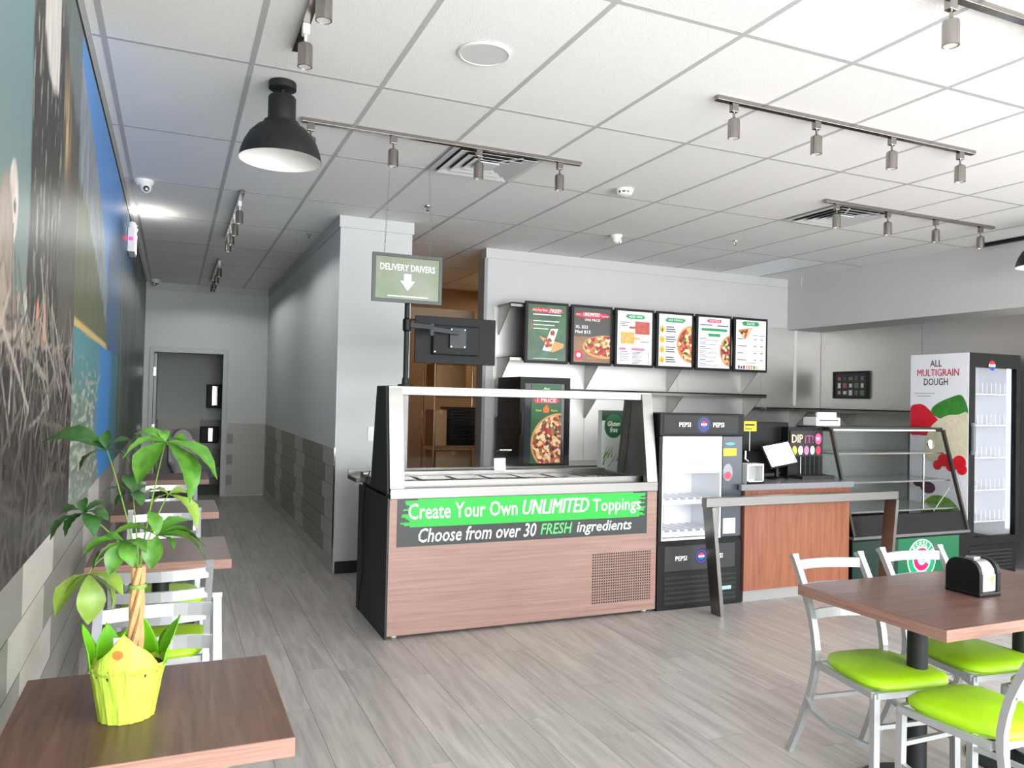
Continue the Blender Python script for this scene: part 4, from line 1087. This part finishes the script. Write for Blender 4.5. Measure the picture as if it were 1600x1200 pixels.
FL(.0046).poly([(.25, .515), (.245, .55), (.28, .59), (.31, .55), (.305, .515)]).build('flame_print', mat('flame', (240, 110, 40), .5, emis=.3), ad)
c = [(.43+.31*math.cos(a), .22+.29*math.sin(a)) for a in np.linspace(0, 2*PI, 48)[:-1]]; c = [(min(.438, x), max(.032, z)) for x, z in c]; FL(.0046).poly(clipx(c, .438)).build('crust_print', CRUST, ad)
c = [(.43+.29*math.cos(a), .22+.27*math.sin(a)) for a in np.linspace(0, 2*PI, 48)[:-1]]; c = [(min(.438, x), max(.032, z)) for x, z in c]; FL(.004).poly(clipx(c, .438)).build('pizza_print', PIZ, ad)
FL(.003).disc(.07, fh-.03, .012, rz=.008).disc(.115, fh-.03, .008).build('badge', CHROME, cf)
gf = thing('gluten_free_box', 'upright white box with a round green gluten free badge', 'box', (3.265, 5.60, .9155))
bx('carton', mat('carton_print', (226, 230, 226), .5), gf, 0, .31, 0, .06, 0, .515)
FL(-.001).rect(0, .31, .43, .515).build('dark_top', mat('carton_green_dark', (28, 62, 44), .5), gf)
FL(-.002).disc(.115, .385, .09, rz=.10).disc(.265, .465, .042).build('badge', mat('badge_green', (40, 112, 62), .5), gf)
text('Gluten', PW2, gf, .115, .405, -.003, .12, .04, .01, .2); text('free', PW2, gf, .115, .355, -.003, .07, .045, .01, .2)
lf_ = FL(-.002); rl = random.Random(8)
for k in range(14):
    x = rl.uniform(.01, .16); z = rl.uniform(.03, .16); a = rl.uniform(.7, 1.5); l_ = rl.uniform(.05, .12)
    lf_.poly([(x-.006, z), (x+.006, z), (x+l_*math.cos(a), z+l_*math.sin(a))])
lf_.build('herb_print', mat('herb', (120, 160, 70), .5), gf)

# ---- things on the service counter
tb = thing('clear_donation_box', 'small clear-fronted white box on the left end of the cherry counter', 'box', (4.04, 4.72, .90))
MB().box(0, .16, 0, .004, 0, .02).box(0, .16, 0, .10, .0, .012).box(0, .012, 0, .10, .012, .15).box(.148, .16, 0, .10, .012, .15).box(.012, .148, 0, .10, .138, .15).box(.012, .148, .09, .10, .012, .138).build('shell', WHITEP, tb)
bx('window', GLASS, tb, .012, .148, .004, .007, .012, .138)
bx('slip', mat('slip_grey', (150, 154, 150), .5), tb, .03, .13, .05, .052, .03, .12)
ta = thing('tablet', 'bright white tablet screen tilted on a stand on the cherry counter', 'tablet', (4.565, 4.95, .90))
MB().lathe([(0, 0), (.09, 0), (.09, .012), (.02, .02), (.016, .14), (0, .14)], 20, 0, .03).build('stand', BLACK, ta)
tabl = bpy.data.objects.new('housing', MB().box(-.14, .14, -.008, .008, -.105, .105, bev=.006).mesh('housing')); C.objects.link(tabl); tabl.parent = ta
tabl.data.materials.append(BLACK); tabl.location = (0, 0, .20); tabl.rotation_euler = (math.radians(-28), math.radians(-9), math.radians(-4))
MB().box(-.125, .125, -.0095, -.0085, -.09, .09).build('screen', mat('screen_white', (255, 250, 246), .3, emis=3), tabl)
pm = thing('coffee_machine', 'black boxy drinks machine with a yellow tag behind the cherry counter', 'machine', (4.30, 5.12, .90))
bx('body', BLACK, pm, .0, .52, 0, .30, .22, .46, bev=.01); bx('foot', BLACK, pm, .03, .49, .12, .30, 0, .22); bx('drip_tray', DGREY, pm, .05, .47, .0, .12, 0, .03)
bx('yellow_tag', YEL, pm, .03, .165, -.006, -.002, .385, .465); bx('tag_stem', WHITEP, pm, .095, .101, -.004, -.002, .22, .385)
FL(-.0068).rect(.045, .145, .43, .445).rect(.045, .12, .40, .408).build('tag_print', K, pm)
bx('grey_strip', DGREY, pm, .42, .48, -.003, 0, .28, .42)
MB().tube([(.1, .05, .22), (.1, .05, .15), (.12, .03, .13)], .01, 8).build('spout', CHROME, pm)
pt = thing('card_terminal', 'dark payment terminal on the cherry counter beside the clear box', 'card terminal', (4.26, 4.90, .90))
MB().prism([(0, 0), (.13, 0), (.13, .12), (.10, .14), (0, .03)], -.05, .05).build('housing', BLACK, pt)
MB().prism([(.012, .047), (.088, .132), (.09, .130), (.014, .045)], -.04, .04).build('keypad', DGREY, pt)
rp_ = thing('receipt_printer', 'low white receipt printer on top of the glass display case', 'printer', (5.13, 5.12, 1.331))
bx('body', WHITEP, rp_, 0, .28, 0, .16, 0, .075, bev=.008); bx('slot', DGREY, rp_, .03, .25, -.002, 0, .045, .055); bx('paper', WHITEP, rp_, .03, .25, .02, .04, .075, .12)
pz = thing('dip_display', 'black dip stand with DIP IT lettering and five sauce circles', 'display stand', (4.72, 5.0, .90)); pz.scale = (.84, 1, .9)
bx('back_panel', BLACK, pz, 0, .455, .02, .10, .0, .47); 
pn = bx('sign_panel', mat('sign_black', (26, 22, 24), .35), pz, .02, .44, .012, .02, .20, .44)
CRM = mat('print_cream', (246, 206, 160), .5, emis=.3); PUR = mat('print_purple', (150, 60, 110), .5, emis=.3); PNK = mat('print_pink', (236, 70, 120), .5, emis=.3)
text('DIP', CRM, pn, .11, .365, .0108, .14, .075, .04); text('IT!', PUR, pn, .265, .36, .0108, .11, .075, .03)
FL(.0108).disc(.385, .362, .042, rz=.052).build('price_disc', PNK, pn); text('99', PW2, pn, .38, .362, .010, .04, .035, .02)
for k, m in enumerate((POR, PW2, PPK, mat('print_grey_blue', (170, 186, 196), .5), PRED)): FL(.0108).disc(.075+.078*k, .255, .031, rz=.042).build('sauce_disc', m, pn)
for k in range(5): bx('rod', CHROME if k == 0 else DGREY, pz, .14+.06*k, .148+.06*k, .0, .008, .0, .20)
bx('tray', DARK, pz, .03, .45, -.12, .02, .0, .03)

# ---- framed badges on the right wall
pf = thing('framed_badges', 'small black frame of assorted pin badges on the steel right wall', 'picture frame', (RX-.008, 6.84, 1.60), -PI/2)
MB().box(-.26, .26, -.03, 0, 0, .022).box(-.26, .26, -.03, 0, .303, .325).box(-.26, -.238, -.03, 0, .022, .303).box(.238, .26, -.03, 0, .022, .303).build('frame', BLACKM, pf)
bx('mat_board', mat('board_grey', (70, 70, 70), .6), pf, -.238, .238, -.012, -.002, .022, .303)
rb = random.Random(4)
for r in range(3):
    for k in range(5):
        w2 = rb.uniform(.016, .03); h2 = rb.uniform(.018, .032); cx_, cz_ = -.17+k*.085, .07+r*.085
        bx('badge', (WHITEP, mat('badge_rose', (190, 110, 110), .5), mat('badge_sage', (120, 140, 110), .5), mat('badge_tan', (200, 170, 130), .5), PTX, WHITEP)[rb.randrange(6)], pf, cx_-w2, cx_+w2, -.018, -.012, cz_-h2, cz_+h2)

# ---- track lights
def track(label, x, y, along, ln, heads, group='track lights', watts=0):
    t = thing('track_light', label, 'track light', (x, y, CZ-.001), 0 if along == 'x' else PI/2, group)
    bx('rail', NICKEL, t, 0, ln, -.018, .018, -.022, 0, bev=.002)
    for k, h in enumerate(heads):
        hd = MB().lathe([(0, -.092), (.014, -.095), (.028, -.104), (.030, -.116), (.030, -.196), (.027, -.197), (.026, -.188), (0, -.186)], 20, h, .0).build('lamp_head', NICKEL, t)
        ad_ = MB().box(h-.02, h+.02, -.014, .014, -.066, -.022, bev=.003).tube([(h, 0, -.066), (h, 0, -.096)], .006, 8).build('adapter', WHITEP if along == 'y' else NICKEL, hd)
        MB().lathe([(0, -.194), (.026, -.194), (.026, -.190), (0, -.190)], 18, h, 0).build('lens', mat('lens_frosted', (232, 232, 228), .25), hd)
        if watts:  # fill spots added under the heads to brighten the room; the fixtures look off
            l = bpy.data.lights.new('track_fill_spot', 'SPOT'); l.energy = watts; l.spot_size = 3.0 if watts > 5.5 else 2.4; l.spot_blend = .25 if watts > 5.5 else 1; l.shadow_soft_size = .03; l.color = (.97, 1, .97)
            lo = bpy.data.objects.new('track_fill_spot', l); C.objects.link(lo); lo.parent = hd; lo.location = (h, 0, -.207)
four = (.10, .62, 1.16, 1.68)
track('track light with four heads in front of the ceiling vent and hanging sign', .61, 4.38, 'x', 1.75, (.05, .52, 1.05, 1.60), watts=5)
track('track light with four heads, nearest on the right half of the ceiling', 2.43, 3.11, 'x', 1.88, (.11, .655, 1.21, 1.766), watts=5)
track('track light with four heads by the right ceiling vent and white soffit', 4.38, 4.32, 'x', 1.86, (.115, .643, 1.174, 1.705), watts=5)
track('track light at the top right picture corner, one head showing', 2.52, 1.955, 'x', 1.85, (.06, .62, 1.18, 1.70))
track('track light running along the room above the black pendant lamp', .455, 1.66, 'y', 1.84, (.25, .70, 1.13, 1.56))
track('track light at the mouth of the hallway near the exit sign', .44, 6.15, 'y', 1.95, (.28, .80, 1.25, 1.62), watts=5.6)
track('farthest track light near the hallway end wall', .45, 9.42, 'y', 2.0, (.10, .72, 1.28, 1.62), watts=5.6)

# ---- pendant lamps
def pendant(label, x, y):
    t = thing('pendant_lamp', label, 'lamp', (x, y, CZ-.001), 0, 'black dome lamps')
    MB().lathe([(0, 0), (.064, 0), (.066, -.008), (.066, -.034), (.06, -.038), (0, -.038)], 28).build('canopy', BLACKM, t)
    MB().tube([(0, 0, -.036), (0, 0, -.075)], .012, 10).build('stem', BLACKM, t)
    MB().lathe([(0, -.07), (.060, -.07), (.066, -.078), (.066, -.19), (.084, -.196), (.088, -.21), (.118, -.228), (.150, -.262), (.174, -.305), (.188, -.345), (.196, -.385)], 40).build('dome_shade', BLACKM, t)
    MB().lathe([(.195, -.3852), (.184, -.345), (.170, -.307), (.146, -.266), (.115, -.234), (.08, -.22), (0, -.215)], 40).build('white_lining', mat('enamel_white', (240, 240, 238), .35), t)
    MB().lathe([(0, -.33), (.02, -.325), (.034, -.30), (.034, -.275), (.02, -.245), (.016, -.215), (0, -.215)], 18).build('bulb', mat('frosted_bulb', (240, 238, 232), .3), t)
pendant('black dome pendant lamp with white lining on the left ceiling', .452, 3.93)
pendant('black dome lamp cut off at the right picture edge', 6.30, 3.94)
bk = thing('ceiling_rail', 'black rail running along the ceiling edge beside the white soffit', 'rail', (6.79, 2.4, CZ-.001))
bx('rail', BLACK, bk, 0, .05, 0, 2.42, -.03, 0); bx('end_cap', BLACK, bk, -.002, .052, 2.42, 2.44, -.032, 0)

# ---- ceiling vents (four-way diffusers)
def vent(label, x, y):
    t = thing('ceiling_vent', label, 'vent', (x, y, CZ-.001), 0, 'square ceiling diffusers')
    s_ = .28
    def frame(a, b, z0, z1, nm, m):
        V = [(-a, -a, z0), (a, -a, z0), (a, a, z0), (-a, a, z0), (-b, -b, z1), (b, -b, z1), (b, b, z1), (-b, b, z1)]
        o = MB().add(V, [(k, (k+1) % 4, 4+(k+1) % 4, 4+k) for k in range(4)]).build(nm, m, t, fix=False)
        o.modifiers.new('thick', 'SOLIDIFY').thickness = .002
    VM = mat('vent_white', (214, 216, 216), .4)
    frame(.30, .262, -.006, -.008, 'flange', VM)
    for a, b, z0, z1 in ((.255, .19, -.024, -.002), (.185, .125, -.022, -.002), (.12, .07, -.018, -.002)): frame(a, b, z0, z1, 'louvre', VM)
    bx('core', VM, t, -.07, .07, -.07, .07, -.02, -.012)
    bx('throat', mat('vent_dark', (70, 74, 74), .7), t, -.262, .262, -.262, .262, -.003, -.0005)
    for q in (-1, 1):
        MB().bar([(q*.06, -.1, -.012), (q*.16, -.24, -.012)], .004, .012, (0, 0, 1)).bar([(q*.06, .1, -.012), (q*.16, .24, -.012)], .004, .012, (0, 0, 1)).build('strut', VM, t)
vent('square ceiling vent above the hanging sign', 1.82, 4.68)
vent('square ceiling vent near the right soffit', 4.87, 4.64)
# ---- ceiling speaker, detectors, sprinklers, cameras
sp_ = thing('ceiling_speaker', 'round white flush ceiling speaker', 'speaker', (1.222, 3.186, CZ-.001))
MB().lathe([(.118, 0), (.118, -.006), (.108, -.009), (.107, -.005)], 40).build('rim', WHITEP, sp_); MB().lathe([(0, -.006), (.108, -.006), (.108, -.001), (0, -.001)], 40).build('grille', mat('speaker_cloth', (206, 208, 208), .7), sp_)
sd = thing('smoke_detector', 'slotted white smoke detector on the ceiling', 'smoke detector', (2.94, 4.79, CZ-.001))
MB().lathe([(0, 0), (.062, 0), (.064, -.014), (.058, -.02)], 28).build('base', WHITEP, sd)
MB().lathe([(.050, -.018), (.050, -.034)], 28).build('mesh_band', mat('detector_dark', (130, 130, 126), .6), sd)
for k in range(10):
    a = 2*PI*k/10; MB().bar([(.054*math.cos(a), .054*math.sin(a), -.018), (.052*math.cos(a), .052*math.sin(a), -.036)], .010, .006).build('fin', WHITEP, sd)
MB().lathe([(.056, -.034), (.052, -.042), (.03, -.050), (0, -.051)], 28).build('cover', WHITEP, sd)
ms = thing('motion_sensor', 'small white dome sensor on the ceiling above the menus', 'sensor', (3.70, 6.15, CZ-.001))
MB().lathe([(0, 0), (.055, 0), (.056, -.012), (.045, -.03), (.036, -.06), (.02, -.075), (0, -.078)], 24).build('dome', WHITEP, ms)
bx('lens', mat('sensor_lens', (226, 228, 228), .2), ms, .012, .034, -.045, -.02, -.08, -.04, bev=.008)
def sprinkler(label, x, y):
    t = thing('sprinkler', label, 'sprinkler', (x, y, CZ-.001), 0, 'ceiling sprinklers')
    MB().lathe([(0, 0), (.030, 0), (.028, -.006), (.012, -.009), (0, -.009)], 20).build('escutcheon', CHROME, t)
    MB().tube([(-.009, 0, -.008), (-.012, 0, -.022), (0, 0, -.036)], .002, 6).tube([(.009, 0, -.008), (.012, 0, -.022), (0, 0, -.036)], .002, 6).tube([(0, 0, -.008), (0, 0, -.036)], .003, 6).build('yoke', NICKEL, t)
    MB().lathe([(0, -.036), (.014, -.036), (.014, -.039), (0, -.039)], 14).build('deflector', NICKEL, t)
sprinkler('sprinkler head on the ceiling right of the dome sensor', 4.80, 5.83)
sprinkler('sprinkler head on the ceiling by the hanging sign chains', 1.828, 5.95)
sprinkler('sprinkler head above the grey hallway wall', 1.15, 7.55)
def camera_dome(label, x, y, r=1):
    t = thing('security_camera', label, 'security camera', (x, y, CZ-.001), 0, 'white turret cameras')
    MB().lathe([(0, 0), (.058*r, 0), (.060*r, -.014), (.052*r, -.03), (.044*r, -.042), (0, -.044)], 26).build('base', WHITEP, t)
    e = MB().lathe([(0, -.045), (.020, -.040), (.036, -.026), (.042, 0), (.036, .026), (.0, .044)], 22).build('eye_ball', WHITEP, t); e.location = (.012, -.012, -.052)
    l_ = MB().lathe([(0, 0), (.020, 0), (.022, .006), (.022, .02), (0, .02)], 18).build('lens', mat('lens_black', (20, 20, 22), .1), t); l_.location = (.020, -.048, -.070); l_.rotation_euler = (math.radians(-70), 0, math.radians(15))
camera_dome('white turret camera above the lake mural', -.235, 6.22, 1.15)
camera_dome('small white turret camera at the far end of the hallway', -.26, 11.7)
# ---- exit sign with emergency lamps
ex = thing('exit_sign', 'white lit exit sign with twin lamps on the mural wall', 'exit sign', (WX+.006, 7.3, 2.66))
bx('housing', WHITEP, ex, 0, .055, -.16, .16, 0, .20, bev=.006)
bx('glow_face', mat('exit_glow', (250, 250, 244), .4, emis=2.2), ex, .055, .058, -.14, .14, .02, .18)
bx('red_pilot', mat('exit_red', (255, 30, 80), .4, emis=6), ex, .01, .04, -.163, -.16, .09, .12)
for q in (-.09, .09): MB().lathe([(0, .0), (.03, .006), (.036, .03), (.02, .055), (0, .06)], 16, .03, q).build('lamp', WHITEP, ex).location = (0, 0, .20)
el = area('exit_sign_glow', (.02, 0, 0), (0, 0, 0), .2, .1, 1.6, (1, .97, .88)); el.parent = ex; el.location = (.12, 0, .16); el.rotation_euler = (PI, math.radians(-20), 0)

# ---- restroom fittings seen through the door
td_ = thing('towel_dispenser', 'steel and black towel dispenser on the restroom wall', 'dispenser', (.62, 13.53, 1.25))
bx('body', BLACK, td_, -.12, .12, -.10, 0, 0, .38, bev=.01); bx('chrome_front', CHROME, td_, -.04, .05, -.115, -.10, .04, .36, bev=.01)
hd_ = thing('hand_dryer', 'small black and steel dryer low on the restroom wall', 'dryer', (.56, 13.53, .69))
bx('body', BLACK, hd_, -.14, .14, -.12, 0, 0, .26, bev=.012); bx('chrome_front', CHROME, hd_, -.02, .05, -.13, -.12, .02, .24, bev=.008)
to = thing('toilet', 'white toilet with raised lid beyond the hallway door', 'toilet', (.16, 13.15, 0))
MB().lathe([(0, 0), (.11, 0), (.10, .2), (.17, .36), (.19, .40), (.17, .41), (.13, .39), (.1, .3), (0, .26)], 24, 0, -.1).build('bowl', WHITEP, to)
bx('cistern', WHITEP, to, -.2, .2, .18, .36, .38, .76, bev=.02)
MB().prism([(.165*math.cos(a), .65+.26*math.sin(a)) for a in np.linspace(0, 2*PI, 28)[:-1]], .10, .13, 'y').build('lid', WHITEP, to)

# ---- kitchen beyond: racks, boxes, trays, lamp
kp = thing('kitchen_light', 'flat warm kitchen ceiling light beyond the opening', 'ceiling light', (4.1, 9.2, CZ-.002))
bx('frame', WHITEP, kp, -.16, .16, -.58, .58, -.03, 0); bx('diffuser', mat('warm_diffuser', (255, 232, 196), .5, emis=2), kp, -.14, .14, -.56, .56, -.034, -.03)
wr2 = thing('wire_rack', 'tall wire rack of boxes and black trays in the kitchen', 'rack', (2.70, 8.35, 0))
GOLD = mat('warm_chrome', (214, 190, 150), .2, 1)
for x in (0, .62):
    for y in (0, .45): MB().tube([(x, y, 0), (x, y, 2.02)], .013, 8).build('post', GOLD, wr2)
for z in (.30, .95, 1.55, 1.92):
    s_ = MB().tube([(0, 0, z), (.62, 0, z)], .007, 6).tube([(0, .45, z), (.62, .45, z)], .007, 6).tube([(0, 0, z), (0, .45, z)], .007, 6).tube([(.62, 0, z), (.62, .45, z)], .007, 6).tube([(0, 0, z-.04), (.62, 0, z-.04)], .005, 6)
    for k in range(1, 12): s_.tube([(k*.0517, 0, z), (k*.0517, .45, z)], .003, 4)
    s_.build('wire_shelf', GOLD, wr2)
def carton(label, x, y, z, w_, d, h):
    t = thing('cardboard_box', label, 'box', (x, y, z), 0, 'cartons in the kitchen')
    bx('carton', CARD, t, 0, w_, 0, d, 0, h); bx('tape', mat('tape', (190, 160, 120), .4), t, w_/2-.02, w_/2+.02, -.001, d, h-.04, h+.001)
carton('cardboard box on the middle shelf of the kitchen rack', 2.72, 8.38, .962, .14, .36, .40)
carton('tall cardboard box on the upper shelf of the kitchen rack', 2.72, 8.38, 1.562, .36, .36, .33)
carton('large cardboard box low on the kitchen rack', 2.74, 8.38, .312, .42, .38, .58)
tray_me = MB().box(0, .34, 0, .34, 0, .026, bev=.004).box(-.006, .346, -.006, .346, .022, .028).mesh('black_tray'); tray_me.materials.append(BLACK)
for k in range(13):
    o = link('tray', tray_me, None); o.location = (2.90, 8.39, .962+k*.034)
    tag(o, 'black proofing tray in the stack on the kitchen rack', 'tray', 'black trays stacked on the kitchen rack')
bin_ = thing('black_bin', 'black kitchen bin beside the wire rack', 'bin', (3.37, 7.9, 0))
MB().prism([(0, 0), (.40, 0), (.42, 1.05), (-.02, 1.05)], 0, .36, 'y').build('body', BLACK, bin_); bx('lid', BLACK, bin_, -.03, .43, -.02, .38, 1.05, 1.12, bev=.02)
rest_pole = thing('mop_handle', 'thin steel handle leaning against the black kitchen bin', 'handle', (3.20, 7.86, 0))
MB().tube([(0, 0, 0), (.12, .04, 1.25)], .011, 8).build('shaft', SILVER, rest_pole); MB().tube([(.12, .04, 1.25), (.13, .043, 1.33)], .014, 8).build('grip', BLACK, rest_pole)
# switch plate on the white bulkhead
sw = thing('switch_plate', 'white switch plate on the white bulkhead wall', 'switch', (1.585, BY-.001, 1.12))
bx('plate', WHITEP, sw, -.04, .04, -.006, 0, 0, .12, bev=.002); bx('rocker', WHITEP, sw, -.016, .016, -.010, -.006, .03, .09)
